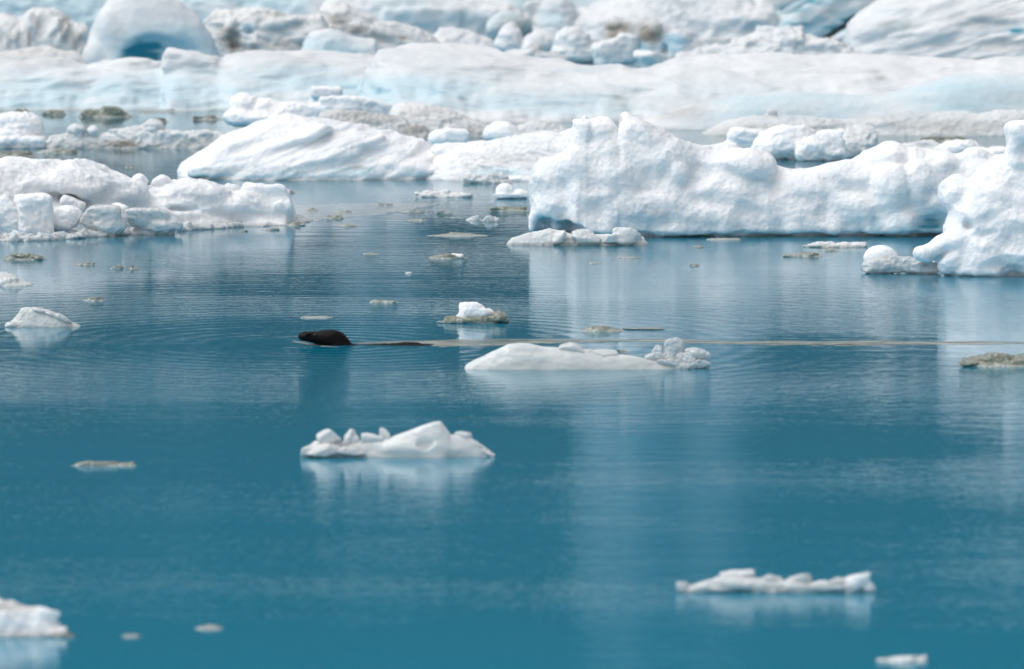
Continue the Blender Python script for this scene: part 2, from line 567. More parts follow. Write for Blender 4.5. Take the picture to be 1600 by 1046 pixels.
def water_mat():
    m, n, out = new_mat('glacial_lagoon_water')
    L = n.links.new
    tc = node(n, 'ShaderNodeTexCoord')
    vec = tc.outputs['Object']
    body = node(n, 'ShaderNodeBsdfDiffuse')
    glo = node(n, 'ShaderNodeBsdfGlossy')
    glo.inputs['Roughness'].default_value = 0.045
    # suspended silt: the teal body colour drifts slowly
    big = noise_n(n, vec, 0.16, 3, 0.5)
    L(mixc(n, ramp(n, big, 0.35, 0.65), (0.001, 0.272, 0.418), (0.006, 0.29, 0.452)), body.inputs[0])
    # ripples, finer and finer
    h1 = noise_n(n, vec, 1.0, 3, 0.5, (1.6, 5.0, 1))
    h2 = noise_n(n, vec, 1.0, 3, 0.6, (7.0, 24.0, 1))
    patch = ramp(n, noise_n(n, vec, 1.0, 3, 0.55, (0.10, 0.35, 1)), 0.35, 0.7)
    h = math_n(n, 'ADD', math_n(n, 'MULTIPLY', h1, 0.0017), math_n(n, 'MULTIPLY', h2, math_n(n, 'ADD', math_n(n, 'MULTIPLY', patch, 0.0022), 0.0007)))
    # rings spreading from the swimming seal
    sub = node(n, 'ShaderNodeVectorMath', operation='DISTANCE')
    L(vec, sub.inputs[0])
    (qx, qy), _s = ground(500, 538)
    sub.inputs[1].default_value = (qx, qy, 0)
    dist = sub.outputs['Value']
    wob = math_n(n, 'ADD', dist, math_n(n, 'MULTIPLY', noise_n(n, vec, 1.3, 2, 0.5), 0.12))
    ring = math_n(n, 'SINE', math_n(n, 'MULTIPLY', wob, 38.0))
    fade = math_n(n, 'POWER', 2.718, math_n(n, 'MULTIPLY', dist, -0.42))
    h = math_n(n, 'ADD', h, math_n(n, 'MULTIPLY', math_n(n, 'MULTIPLY', ring, fade), 0.00055))
    bp = node(n, 'ShaderNodeBump')
    bp.inputs['Strength'].default_value = 1.0
    bp.inputs['Distance'].default_value = 1.0
    L(h, bp.inputs['Height'])
    for s in (body, glo):
        L(bp.outputs[0], s.inputs['Normal'])
    fr = node(n, 'ShaderNodeFresnel')
    fr.inputs[0].default_value = 1.5
    L(bp.outputs[0], fr.inputs['Normal'])
    mx = node(n, 'ShaderNodeMixShader')
    L(math_n(n, 'MULTIPLY', math_n(n, 'POWER', fr.outputs[0], 1.3), 1.42, True), mx.inputs[0])
    L(body.outputs[0], mx.inputs[1])
    L(glo.outputs[0], mx.inputs[2])
    L(mx.outputs[0], out.inputs[0])
    return m
WATER = water_mat()

def simple_mat(name, c1, c2, rough, scale, bump=0.0, spec=0.5, coat=0.0, stretch=None, alpha=1.0):
    m, n, out = new_mat(name)
    L = n.links.new
    p = node(n, 'ShaderNodeBsdfPrincipled')
    L(p.outputs[0], out.inputs[0])
    tc = node(n, 'ShaderNodeTexCoord')
    f = noise_n(n, tc.outputs['Object'], scale, 5, 0.6, stretch)
    L(mixc(n, ramp(n, f, 0.35, 0.65), c1, c2), p.inputs['Base Color'])
    p.inputs['Roughness'].default_value = rough
    p.inputs['Specular IOR Level'].default_value = spec
    p.inputs['Coat Weight'].default_value = coat
    p.inputs['Alpha'].default_value = alpha
    if bump:
        bp = node(n, 'ShaderNodeBump')
        bp.inputs['Distance'].default_value = bump
        L(f, bp.inputs['Height'])
        L(bp.outputs[0], p.inputs['Normal'])
    return m
CRUMB = simple_mat('sunken_ice_crumbs', (0.09, 0.24, 0.28), (0.24, 0.31, 0.29), 0.3, 4.0)
ROCK = simple_mat('dark_basalt_slopes', (0.005, 0.010, 0.015), (0.045, 0.064, 0.078), 0.9, 1.0, spec=0.1, stretch=(0.002, 0.002, 0.035))
FUR = simple_mat('wet_dark_fur', (0.002, 0.0015, 0.0015), (0.006, 0.0035, 0.003), 0.5, 22.0, bump=0.003, spec=0.12)
EYE = simple_mat('seal_eye_black', (0.004, 0.004, 0.004), (0.006, 0.005, 0.005), 0.05, 10.0)
def wake_mat():
    m, n, out = new_mat('wake_foam_sheen')
    L = n.links.new
    p = node(n, 'ShaderNodeBsdfPrincipled')
    tc = node(n, 'ShaderNodeTexCoord')
    f = noise_n(n, tc.outputs['Object'], 1.0, 5, 0.65, (2.2, 16.0, 1))
    g = noise_n(n, tc.outputs['Object'], 1.0, 4, 0.6, (9.0, 40.0, 1))
    L(mixc(n, ramp(n, g, 0.35, 0.65), (0.25, 0.29, 0.26), (0.42, 0.44, 0.38)), p.inputs['Base Color'])  # pale tones put the mirrored white ice into the wake's colour
    p.inputs['Roughness'].default_value = 0.2
    bp = node(n, 'ShaderNodeBump')
    bp.inputs['Distance'].default_value = 0.004
    L(g, bp.inputs['Height'])
    L(bp.outputs[0], p.inputs['Normal'])
    t = node(n, 'ShaderNodeBsdfTransparent')
    mx = node(n, 'ShaderNodeMixShader')
    L(ramp(n, f, 0.30, 0.60), mx.inputs[0])
    L(t.outputs[0], mx.inputs[1])
    L(p.outputs[0], mx.inputs[2])
    L(mx.outputs[0], out.inputs[0])
    return m
FOAM_SHEEN = wake_mat()
PALE_SHEET = simple_mat('pale_sheet_skin', (0.58, 0.64, 0.67), (0.76, 0.79, 0.80), 0.15, 6.0, bump=0.002, spec=0.5, stretch=(0.7, 3.0, 1), alpha=0.55)

# ------------------------------------------------------------------ the setting: lagoon and the slopes beyond it
def quad_sheet(name, x0, x1, y0, y1, z, mat):
    V = np.array([(x0, y0, z), (x1, y0, z), (x1, y1, z), (x0, y1, z)], np.float32)
    me = mesh_from(name, V, np.array([[0, 1, 2, 3]]), mat)
    o = bpy.data.objects.new(name, me)
    COL.objects.link(o)
    o['kind'] = 'structure'
    return o
quad_sheet('water', -6000, 6000, -300, 9000, 0.0, WATER)

def mountain():
    nx, ny = 150, 26
    a = np.linspace(R(-75), R(75), nx)
    rad = np.linspace(1500, 3300, ny)
    AA, RR = np.meshgrid(a, rad, indexing='ij')
    P = np.stack([AA.ravel() * 5.0, RR.ravel() / 500.0, np.zeros(AA.size)], 1).astype(np.float32)
    t = (RR.ravel() - 1500) / 1800
    hgt = np.clip(np.sin(np.clip(t * 1.15, 0, 1) * math.pi / 2), 0, 1)
    Z = hgt * (640 + 240 * fbm(P, 5)) - 5
    V = np.stack([np.sin(AA.ravel()) * RR.ravel(), np.cos(AA.ravel()) * RR.ravel(), Z], 1)
    i = np.arange(nx * ny).reshape(nx, ny)
    Q = np.stack([i[:-1, :-1], i[1:, :-1], i[1:, 1:], i[:-1, 1:]], -1).reshape(-1, 4)
    me = mesh_from('mountain', V, Q, ROCK)
    o = bpy.data.objects.new('mountain', me)
    COL.objects.link(o)
    o['kind'] = 'structure'
mountain()

# ------------------------------------------------------------------ far ice: blurred bergs along the top of the view
# high bergs standing beyond the top edge, seen in the lagoon as pale bands
for i, (pts, lab) in enumerate([
        ([(855, -60), (880, -420), (930, -900), (990, -1040), (1060, -820), (1130, -900), (1200, -560), (1260, -340), (1330, -60)], 'high silty blue berg standing beyond the top edge, right of centre'),
        ([(480, -60), (510, -380), (560, -620), (610, -560), (650, -640), (675, -300), (690, -60)], 'high silty blue berg standing beyond the top edge, left of centre'),
        ([(60, -60), (120, -300), (200, -470), (300, -520), (380, -420), (420, -60)], 'high silty blue berg standing beyond the top edge at far left'),
        ([(1400, -60), (1450, -330), (1520, -560), (1600, -600), (1700, -400), (1760, -60)], 'high silty blue berg standing beyond the top edge at far right')]):
    ice('iceberg', lab, 'iceberg', -70, [RG(pts, 160, 140, 160, p=2.6, b=20)], TALL, vox=14, wet=0, noise=[(50, (160, 160, 160), -4)], seed=90 + i, paints=[('blue', pts[3][0], -300, 120, 200, .4)])

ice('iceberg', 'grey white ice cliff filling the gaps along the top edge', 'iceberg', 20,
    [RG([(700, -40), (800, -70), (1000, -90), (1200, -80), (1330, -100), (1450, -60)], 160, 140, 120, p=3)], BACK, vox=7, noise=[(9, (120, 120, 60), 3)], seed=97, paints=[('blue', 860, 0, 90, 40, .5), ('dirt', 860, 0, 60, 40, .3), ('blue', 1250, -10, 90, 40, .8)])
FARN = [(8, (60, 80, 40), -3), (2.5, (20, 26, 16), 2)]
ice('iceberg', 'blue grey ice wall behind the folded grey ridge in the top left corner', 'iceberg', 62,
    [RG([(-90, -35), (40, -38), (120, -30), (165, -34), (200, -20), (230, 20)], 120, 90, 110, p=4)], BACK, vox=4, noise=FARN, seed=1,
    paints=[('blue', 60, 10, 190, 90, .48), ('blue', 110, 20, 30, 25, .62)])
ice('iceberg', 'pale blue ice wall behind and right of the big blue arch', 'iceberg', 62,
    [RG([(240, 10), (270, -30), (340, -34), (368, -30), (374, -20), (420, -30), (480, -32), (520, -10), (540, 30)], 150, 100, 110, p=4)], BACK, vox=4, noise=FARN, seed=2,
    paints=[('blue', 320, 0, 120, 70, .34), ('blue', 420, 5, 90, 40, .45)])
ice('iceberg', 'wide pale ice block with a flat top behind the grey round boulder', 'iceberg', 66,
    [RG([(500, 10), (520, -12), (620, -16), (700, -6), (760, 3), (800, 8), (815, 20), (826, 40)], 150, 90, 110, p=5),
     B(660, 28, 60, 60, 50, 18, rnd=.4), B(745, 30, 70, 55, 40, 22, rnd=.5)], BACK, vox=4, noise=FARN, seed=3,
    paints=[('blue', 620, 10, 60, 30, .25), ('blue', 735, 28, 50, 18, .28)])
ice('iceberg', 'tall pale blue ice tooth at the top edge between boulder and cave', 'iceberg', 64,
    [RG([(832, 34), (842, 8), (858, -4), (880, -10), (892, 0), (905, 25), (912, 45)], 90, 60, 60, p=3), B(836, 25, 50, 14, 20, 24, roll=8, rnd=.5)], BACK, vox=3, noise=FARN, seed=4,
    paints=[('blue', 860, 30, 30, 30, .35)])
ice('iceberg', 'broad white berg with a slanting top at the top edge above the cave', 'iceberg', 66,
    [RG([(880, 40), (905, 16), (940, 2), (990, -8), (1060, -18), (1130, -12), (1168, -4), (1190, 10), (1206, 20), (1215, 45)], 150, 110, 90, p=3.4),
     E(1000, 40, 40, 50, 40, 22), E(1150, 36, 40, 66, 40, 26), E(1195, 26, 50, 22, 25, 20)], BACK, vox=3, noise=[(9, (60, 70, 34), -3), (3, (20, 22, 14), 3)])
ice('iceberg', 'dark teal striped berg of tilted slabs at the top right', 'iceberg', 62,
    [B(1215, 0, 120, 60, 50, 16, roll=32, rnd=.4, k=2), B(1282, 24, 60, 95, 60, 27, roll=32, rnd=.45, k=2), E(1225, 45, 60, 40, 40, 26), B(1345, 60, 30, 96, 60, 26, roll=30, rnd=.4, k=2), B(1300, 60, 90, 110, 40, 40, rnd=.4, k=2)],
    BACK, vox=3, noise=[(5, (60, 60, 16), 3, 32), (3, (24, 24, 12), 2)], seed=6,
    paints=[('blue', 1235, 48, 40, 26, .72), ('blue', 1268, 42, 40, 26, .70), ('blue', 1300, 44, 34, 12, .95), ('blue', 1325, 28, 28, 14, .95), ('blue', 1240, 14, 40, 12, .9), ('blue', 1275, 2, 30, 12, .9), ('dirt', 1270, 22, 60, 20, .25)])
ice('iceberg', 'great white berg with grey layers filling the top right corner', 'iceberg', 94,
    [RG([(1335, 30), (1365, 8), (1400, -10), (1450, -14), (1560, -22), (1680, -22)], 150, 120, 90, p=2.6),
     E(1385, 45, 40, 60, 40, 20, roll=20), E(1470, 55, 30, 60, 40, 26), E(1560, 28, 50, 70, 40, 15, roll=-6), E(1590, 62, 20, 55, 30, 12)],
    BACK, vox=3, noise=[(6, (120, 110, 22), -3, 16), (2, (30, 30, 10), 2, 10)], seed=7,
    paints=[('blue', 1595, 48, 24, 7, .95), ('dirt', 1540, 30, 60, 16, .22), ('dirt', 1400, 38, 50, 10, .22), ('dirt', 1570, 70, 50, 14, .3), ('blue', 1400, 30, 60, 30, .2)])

ice('iceberg', 'dirty white berg creased by grey folds at the left edge', 'iceberg', 96,
    [RG([(-60, 30), (-20, 22), (10, 20), (22, 28), (32, 22), (48, 14), (75, 13), (92, 18), (105, 32), (125, 38), (138, 62), (145, 92)], 90, 70, 70, p=3.2),
     E(20, 62, 20, 15, 25, 34, roll=16), E(48, 58, 24, 13, 22, 38, roll=6), E(74, 54, 20, 11, 25, 34, roll=-38), E(92, 60, 26, 10, 20, 30, roll=-30), E(122, 60, 24, 14, 20, 24)],
    DIRTY, vox=2.5, k=4, noise=[(7, (30, 40, 44), -3), (2, (12, 14, 30), 2)], seed=8,
    paints=[('dirt', 44, 62, 4, 22, .8), ('dirt', 100, 45, 9, 26, .6), ('dirt', 118, 62, 12, 24, .45), ('dirt', 20, 70, 40, 26, .22), ('dirt', 80, 78, 20, 8, .5)])
ice('ice_floe', 'low greyish ice heap below the folded berg at the left edge', 'ice floe', 112,
    [RG([(-60, 88), (0, 84), (40, 76), (80, 74), (115, 80), (135, 96), (142, 112)], 50, 45, 60, p=2.4)], DIRTY, vox=3, noise=FARN, seed=9, paints=[('dirt', 60, 80, 80, 14, .22)])
ARCH = [RG([(116, 108), (128, 84), (138, 50), (150, 18), (170, -8), (210, -18), (250, -12), (280, 2), (308, 26), (328, 54), (340, 84), (347, 108)], 80, 66, 90, p=2.2, b=6, k=2),
        E(150, 90, 12, 26, 24, 30, roll=-20), E(176, 60, 10, 22, 26, 46, roll=24, k=12),
        E(246, 100, -6, 62, 60, 52, roll=-10, k=8, cut=True, deep=42), E(290, 92, -4, 46, 50, 44, roll=24, k=14, cut=True, deep=20)]
ice('iceberg', 'big smooth domed berg with a bright teal hollow at top left', 'iceberg', 112, ARCH, BACK, vox=2.5, noise=[(3.0, (60, 60, 50), 3)], seed=10,
    paints=[('blue', 222, 88, 50, 46, 1.0), ('blue', 225, 95, 40, 36, 1.3), ('blue', 285, 78, 80, 56, .52), ('blue', 175, 45, 60, 60, .16), ('blue', 220, 78, 30, 30, .8)])
ice('iceberg', 'dirty white berg with brown hollows right of the big domed berg', 'iceberg', 98,
    [RG([(312, 50), (318, 26), (338, 15), (370, 16), (400, 11), (425, 16), (440, 22), (470, 26), (500, 24), (520, 60)], 100, 60, 80, p=3),
     E(345, 34, 40, 30, 24, 11, roll=-6, k=3), E(420, 38, 40, 60, 24, 12, roll=6, k=3), E(352, 56, 26, 10, 18, 30, roll=-22, k=3), E(400, 66, 20, 8, 18, 20, roll=30, k=3), E(424, 74, 14, 34, 18, 9, roll=-20, k=3), E(470, 60, 20, 36, 24, 16, roll=14, k=3),
     E(366, 62, 6, 12, 20, 18, k=4, cut=True), E(388, 50, 6, 12, 24, 9, k=4, cut=True)],
    DIRTY, vox=2.5, k=5, noise=[(8, (44, 44, 22), -3), (2, (12, 14, 10), 2)], seed=11,
    paints=[('dirt', 356, 56, 22, 20, .6), ('dirt', 365, 72, 20, 16, .65), ('dirt', 435, 21, 12, 8, .5), ('dirt', 395, 74, 10, 10, .7), ('dirt', 440, 70, 40, 12, .4), ('blue', 385, 45, 16, 14, .35)])
ice('iceberg', 'cream white berg with a brown streak left of the white cone', 'iceberg', 90,
    [RG([(485, 40), (500, 14), (518, 3), (540, 8), (560, 18), (590, 32), (620, 36), (650, 42), (672, 56), (690, 72)], 90, 60, 80, p=2.8),
     E(545, 38, 30, 40, 24, 10, roll=-28, k=3), E(600, 54, 18, 40, 22, 12, roll=-12, k=3)],
    DIRTY, vox=2.5, k=5, noise=[(8, (44, 44, 20), -3, -20), (2, (12, 14, 10), 2)], seed=12,
    paints=[('dirt', 525, 32, 22, 12, .55), ('dirt', 555, 46, 22, 9, .55), ('dirt', 628, 60, 9, 7, .5), ('dirt', 590, 56, 40, 10, .25)])
ice('ice_boulder', 'smooth grey green round boulder behind the white cone', 'ice boulder', 66,
    [E(798, 40, 30, 34, 34, 22), E(778, 46, 26, 18, 22, 16)], GREY, vox=2.2, noise=[(4.5, (30, 30, 24), -3), (1.6, (11, 11, 9), 2)], seed=13,
    paints=[('blue', 795, 44, 44, 34, .40), ('dirt', 800, 46, 40, 28, .75)])
ice('ice_boulder', 'white rounded cone of ice standing in the far rubble', 'ice boulder', 86,
    [E(797, 70, 20, 24, 20, 24, k=10), E(797, 50, 20, 13, 13, 16, k=10), E(815, 78, 18, 22, 16, 12)], BACK, vox=2, noise=[(4.5, (30, 30, 24), -3), (1.6, (11, 11, 9), 2)], seed=14)
ice('ice_boulder', 'cream coloured ice mound just right of the white cone', 'ice boulder', 88,
    [E(845, 68, 24, 28, 22, 20), E(835, 76, 10, 20, 14, 8)], BACK, vox=2.2, noise=[(4.5, (30, 30, 24), -3), (1.6, (11, 11, 9), 2)], seed=15, paints=[('dirt', 840, 74, 18, 8, .35)])
ice('ice_boulder', 'long white hump of far ice left of the white cone', 'ice boulder', 84,
    [RG([(650, 76), (668, 62), (690, 42), (715, 45), (745, 50), (770, 62), (785, 80)], 50, 40, 40, p=2)], BACK, vox=2.5, noise=[(4.5, (30, 30, 24), -3), (1.6, (11, 11, 9), 2)], seed=16)
ice('ice_boulder', 'triangular white mound between cream mound and tilted block', 'ice boulder', 98,
    [E(895, 70, 30, 30, 30, 28, k=8), E(900, 84, 20, 40, 24, 18), E(893, 54, 30, 12, 14, 10, k=8)], BACK, vox=2.2, noise=[(4.5, (30, 30, 24), -3), (1.6, (11, 11, 9), 2)], seed=17, paints=[('dirt', 930, 74, 20, 20, .12)])
ice('ice_boulder', 'tilted angular white block in front of the dark cave', 'ice boulder', 108,
    [B(962, 82, 22, 33, 24, 21, roll=14, yaw=14, rnd=.4), B(978, 76, 20, 16, 18, 22, roll=-12, rnd=.4)], BACK, vox=2, noise=[(3.5, (28, 28, 22), -3), (1.2, (10, 10, 9), 2)], seed=18,
    paints=[('blue', 960, 102, 34, 10, .5)])
ice('iceberg', 'grey hollowed berg with dark cavities behind the tilted block', 'iceberg', 92,
    [RG([(935, 70), (946, 40), (970, 28), (1000, 26), (1030, 34), (1060, 46), (1090, 60), (1110, 80)], 60, 50, 60, p=2.6), E(962, 42, 20, 18, 20, 16, k=3), E(1020, 55, 16, 18, 22, 24, roll=-10, k=3), E(1060, 62, 16, 24, 22, 18, k=3),
     E(995, 72, 4, 13, 30, 18, k=4, cut=True), E(1040, 78, 4, 7, 26, 12, k=4, cut=True)],
    GREY, vox=2.2, k=4, noise=[(2.5, (24, 24, 18), 3)], seed=19, paints=[('dirt', 965, 48, 34, 20, .9), ('dirt', 1015, 55, 24, 24, .8), ('blue', 1000, 76, 22, 14, .9), ('blue', 1050, 70, 34, 22, .45)])  # darker brown and teal zones laid over the cavities
ice('ice_boulder', 'small white chunk below the dark cave at the shelf edge', 'ice boulder', 112,
    [H(1022, 92, 18, 20, 16, 13, seed=4), H(1002, 88, 24, 14, 14, 9, seed=5)], BACK, vox=1.8, noise=[(1, (18, 18, 12), 2)], seed=20, paints=[('blue', 1020, 104, 16, 6, .3)])
ice('iceberg', 'white crumbled ridge below the dark teal striped berg', 'iceberg', 104,
    [RG([(1060, 84), (1120, 70), (1160, 60), (1200, 46), (1232, 41), (1250, 52), (1285, 58), (1320, 68), (1345, 84)], 70, 60, 70, p=2.2), H(1220, 62, 16, 34, 30, 20, seed=9, k=5), H(1175, 72, 12, 30, 26, 12, seed=10, k=5), E(1270, 74, 14, 40, 26, 12)],
    BACK, vox=2.5, k=6, noise=[(8, (34, 40, 24), -3), (3, (12, 14, 10), 3)], seed=21, paints=[('dirt', 1244, 64, 5, 14, .35), ('dirt', 1170, 66, 18, 8, .3)])
ice('ice_boulder', 'small cream ice lump with a brown mark below the striped berg', 'ice boulder', 90,
    [H(1380, 68, 22, 24, 20, 14, seed=14, sm=.14), E(1362, 74, 18, 16, 16, 9), E(1405, 76, 18, 26, 18, 9)], BACK, vox=2, noise=[(1.5, (18, 18, 12), 3)], seed=22, paints=[('dirt', 1356, 72, 12, 7, .6)])

# ------------------------------------------------------------------ the long shelves of ice across the view
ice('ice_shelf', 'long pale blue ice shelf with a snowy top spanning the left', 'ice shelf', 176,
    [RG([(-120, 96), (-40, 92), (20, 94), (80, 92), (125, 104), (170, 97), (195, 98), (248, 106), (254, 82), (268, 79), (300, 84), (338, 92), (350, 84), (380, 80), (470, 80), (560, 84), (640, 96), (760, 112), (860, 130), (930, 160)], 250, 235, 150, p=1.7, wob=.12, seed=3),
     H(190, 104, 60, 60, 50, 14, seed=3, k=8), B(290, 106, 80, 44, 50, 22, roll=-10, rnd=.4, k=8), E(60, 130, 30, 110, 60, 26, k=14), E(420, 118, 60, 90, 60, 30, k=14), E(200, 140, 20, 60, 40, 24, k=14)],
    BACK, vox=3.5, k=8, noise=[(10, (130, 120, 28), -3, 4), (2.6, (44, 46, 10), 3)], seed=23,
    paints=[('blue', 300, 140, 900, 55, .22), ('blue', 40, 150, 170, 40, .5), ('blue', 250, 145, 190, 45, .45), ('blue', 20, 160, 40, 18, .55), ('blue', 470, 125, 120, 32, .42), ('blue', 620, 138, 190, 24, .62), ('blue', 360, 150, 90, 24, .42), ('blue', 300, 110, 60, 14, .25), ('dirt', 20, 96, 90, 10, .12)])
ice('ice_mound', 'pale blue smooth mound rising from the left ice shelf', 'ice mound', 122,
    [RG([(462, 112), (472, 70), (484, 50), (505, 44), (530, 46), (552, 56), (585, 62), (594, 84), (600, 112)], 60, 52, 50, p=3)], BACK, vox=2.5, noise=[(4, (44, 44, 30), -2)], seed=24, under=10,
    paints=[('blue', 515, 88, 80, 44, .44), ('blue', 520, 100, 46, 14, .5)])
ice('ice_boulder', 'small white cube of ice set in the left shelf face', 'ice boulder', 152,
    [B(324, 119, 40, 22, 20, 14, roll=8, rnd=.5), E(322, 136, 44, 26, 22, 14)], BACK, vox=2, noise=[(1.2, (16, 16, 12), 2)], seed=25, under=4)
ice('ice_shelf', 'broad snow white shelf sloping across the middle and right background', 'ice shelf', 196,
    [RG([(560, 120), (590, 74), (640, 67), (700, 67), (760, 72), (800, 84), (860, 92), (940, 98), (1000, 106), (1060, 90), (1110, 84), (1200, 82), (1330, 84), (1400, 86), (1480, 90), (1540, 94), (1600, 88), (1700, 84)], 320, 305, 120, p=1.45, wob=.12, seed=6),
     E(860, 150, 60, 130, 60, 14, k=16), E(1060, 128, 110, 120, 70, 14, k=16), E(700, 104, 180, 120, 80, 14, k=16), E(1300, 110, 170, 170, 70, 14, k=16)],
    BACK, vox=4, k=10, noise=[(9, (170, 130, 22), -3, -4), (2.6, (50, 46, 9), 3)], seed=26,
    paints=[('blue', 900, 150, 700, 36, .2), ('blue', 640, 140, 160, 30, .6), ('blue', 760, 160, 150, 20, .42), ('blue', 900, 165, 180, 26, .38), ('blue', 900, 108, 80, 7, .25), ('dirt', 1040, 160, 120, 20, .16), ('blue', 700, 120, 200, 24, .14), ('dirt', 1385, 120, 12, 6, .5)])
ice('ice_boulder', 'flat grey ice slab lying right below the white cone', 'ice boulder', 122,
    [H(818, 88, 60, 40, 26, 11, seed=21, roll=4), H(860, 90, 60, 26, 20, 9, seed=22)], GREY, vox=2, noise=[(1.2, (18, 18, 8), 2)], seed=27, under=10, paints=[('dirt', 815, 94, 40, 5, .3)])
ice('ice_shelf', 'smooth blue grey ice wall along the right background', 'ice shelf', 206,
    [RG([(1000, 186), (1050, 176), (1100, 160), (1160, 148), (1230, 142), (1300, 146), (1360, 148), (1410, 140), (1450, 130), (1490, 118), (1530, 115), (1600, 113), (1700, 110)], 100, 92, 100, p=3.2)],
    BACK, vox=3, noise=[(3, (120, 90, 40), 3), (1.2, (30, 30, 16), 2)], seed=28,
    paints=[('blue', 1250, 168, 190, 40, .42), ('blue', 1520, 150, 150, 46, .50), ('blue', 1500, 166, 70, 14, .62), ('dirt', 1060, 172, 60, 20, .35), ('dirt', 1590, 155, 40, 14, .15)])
ice('ice_floe', 'thin grey ice tongue lying on the snow before the blue wall', 'ice floe', 190,
    [RG([(1010, 166), (1035, 156), (1075, 142), (1110, 134), (1135, 138), (1165, 136), (1190, 150), (1200, 170)], 130, 70, 60, p=2)], GREY, vox=3, noise=[(2.5, (40, 40, 10), 3, 14)], seed=29, under=6)

# ------------------------------------------------------------------ ice in the channel behind the three big bergs
MIDN = [(5, (26, 28, 17), -3), (1.4, (8, 9, 6), 2)]
ice('ice_rubble', 'lumpy white ice heap behind the long domed berg, left end', 'ice rubble', 206,
    [E(380, 164, 40, 22, 24, 18), E(372, 184, 24, 24, 24, 14), E(410, 172, 40, 34, 26, 18), E(450, 180, 40, 50, 30, 20), E(405, 186, 18, 50, 24, 12), H(555, 174, 50, 54, 30, 22, seed=31, roll=-3), B(500, 178, 46, 60, 30, 16, rnd=.5)],
    SNOW, vox=2.2, k=6, noise=MIDN, seed=30, paints=[('dirt', 430, 196, 90, 10, .25), ('dirt', 540, 196, 60, 14, .3)])
ice('ice_boulder', 'flat topped white block perched above the domed berg', 'ice boulder', 200,
    [B(509, 144, 60, 25, 20, 9, rnd=.6), E(509, 158, 60, 22, 20, 14)], SNOW, vox=1.8, k=4, noise=[(1.4, (14, 14, 10), 3)], seed=31)
ice('ice_floe', 'dirty beige grey slab leaning behind the domed berg', 'ice floe', 222,
    [RG([(490, 190), (505, 172), (530, 170), (580, 176), (620, 182), (660, 196), (682, 216)], 60, 50, 40, p=2.4)], GREY, vox=2.2, noise=MIDN, seed=32, paints=[('dirt', 560, 182, 80, 20, .4), ('dirt', 650, 206, 40, 18, .5)])
ice('ice_floe', 'cream white slab tilted to the right behind the round knobs', 'ice floe', 216,
    [RG([(612, 168), (625, 161), (660, 162), (700, 170), (730, 184), (760, 196), (772, 212)], 70, 60, 40, p=2.2)], DIRTY, vox=2.2, noise=MIDN, seed=33, paints=[('dirt', 740, 206, 40, 10, .5), ('dirt', 680, 180, 80, 14, .12)])
ice('ice_boulder', 'white two lobed knob right of the domed berg', 'ice boulder', 240,
    [E(686, 218, 30, 18, 18, 16), B(712, 214, 30, 22, 20, 13, roll=-6, rnd=.7)], SNOW, vox=1.6, k=4, noise=[(1.4, (16, 16, 12), 3)], seed=34)
ice('ice_boulder', 'white rounded mound poking up left of the big right berg', 'ice boulder', 222,
    [E(783, 210, 30, 29, 24, 20), E(795, 216, 24, 24, 20, 12)], SNOW, vox=1.8, k=6, noise=[(1.6, (20, 20, 14), 3)], seed=35)
ice('ice_floe', 'grey low heap of ice behind the mound at the centre', 'ice floe', 220,
    [RG([(800, 200), (830, 190), (858, 192), (880, 198), (900, 206), (915, 216)], 40, 36, 40, p=2)], GREY, vox=2.2, noise=MIDN, seed=36)
ice('ice_floe', 'long greyish white floe below the smooth blue wall, right', 'ice floe', 214,
    [RG([(1100, 206), (1125, 192), (1160, 184), (1200, 179), (1260, 182), (1320, 186), (1370, 182), (1430, 176), (1490, 173), (1530, 178), (1560, 171), (1600, 172), (1690, 178)], 70, 60, 70, p=1.9), E(1208, 177, 60, 9, 9, 7, k=2), E(1380, 194, 20, 50, 30, 10), E(1240, 198, 20, 90, 30, 10)],
    GREY, vox=2.4, noise=[(4, (40, 40, 14), 3), (1.4, (12, 12, 7), 2)], seed=37, paints=[('dirt', 1200, 204, 110, 12, .4), ('dirt', 1480, 200, 120, 14, .35)])
rng = random.Random(5)
for i, (x, y, a, b, lab) in enumerate([
        (1170, 238, 46, 26, 'round white rubble chunk behind the notch of the big right berg'),
        (1226, 244, 52, 30, 'widest white rubble chunk behind the dip of the big right berg'),
        (1285, 246, 40, 26, 'middle white rubble chunk behind the big right berg'),
        (1340, 240, 30, 28, 'grey round rubble chunk behind the peak of the right berg'),
        (1440, 238, 34, 12, 'low beige floe in the dark channel behind the right berg'),
        (1500, 240, 38, 12, 'low white floe before the dark channel at far right'),
        (1540, 252, 34, 14, 'low white floe beside the tall block at the right edge'),
        (1250, 216, 24, 9, 'flat white scrap on the grey floe at right'),
        (1200, 216, 30, 9, 'flat grey scrap lying left on the grey floe at right'),
        (1300, 222, 28, 14, 'wedge of white ice between grey floe and rubble chunks')]):
    ice('ice_chunk', lab, 'ice chunk', y + 6,
        [H(x, y - b * .55, 20, a, 26, b, seed=40 + i, sm=.12), H(x - a * .4, y - b * .3, 16, a * .6, 22, b * .7, seed=60 + i, sm=.12), E(x + a * .4, y - b * .2, 20, a * .6, 22, b * .6)],
        SNOW if i not in (3, 4, 8) else GREY, vox=1.8, k=4, noise=MIDN, seed=40 + i, group='rubble behind the right berg',
        paints=[('dirt', x, y, a * 1.4, b * .4, .25)])
ice('ice_boulder', 'white rounded ice lump at the left edge above the channel', 'ice boulder', 232,
    [E(30, 200, 34, 36, 30, 26), E(18, 214, 22, 40, 26, 20), E(8, 196, 30, 24, 22, 18), B(20, 224, 14, 50, 24, 10, rnd=.5)], SNOW, vox=1.8, k=5, noise=MIDN, seed=52,
    paints=[('dirt', 20, 228, 60, 6, .3)])
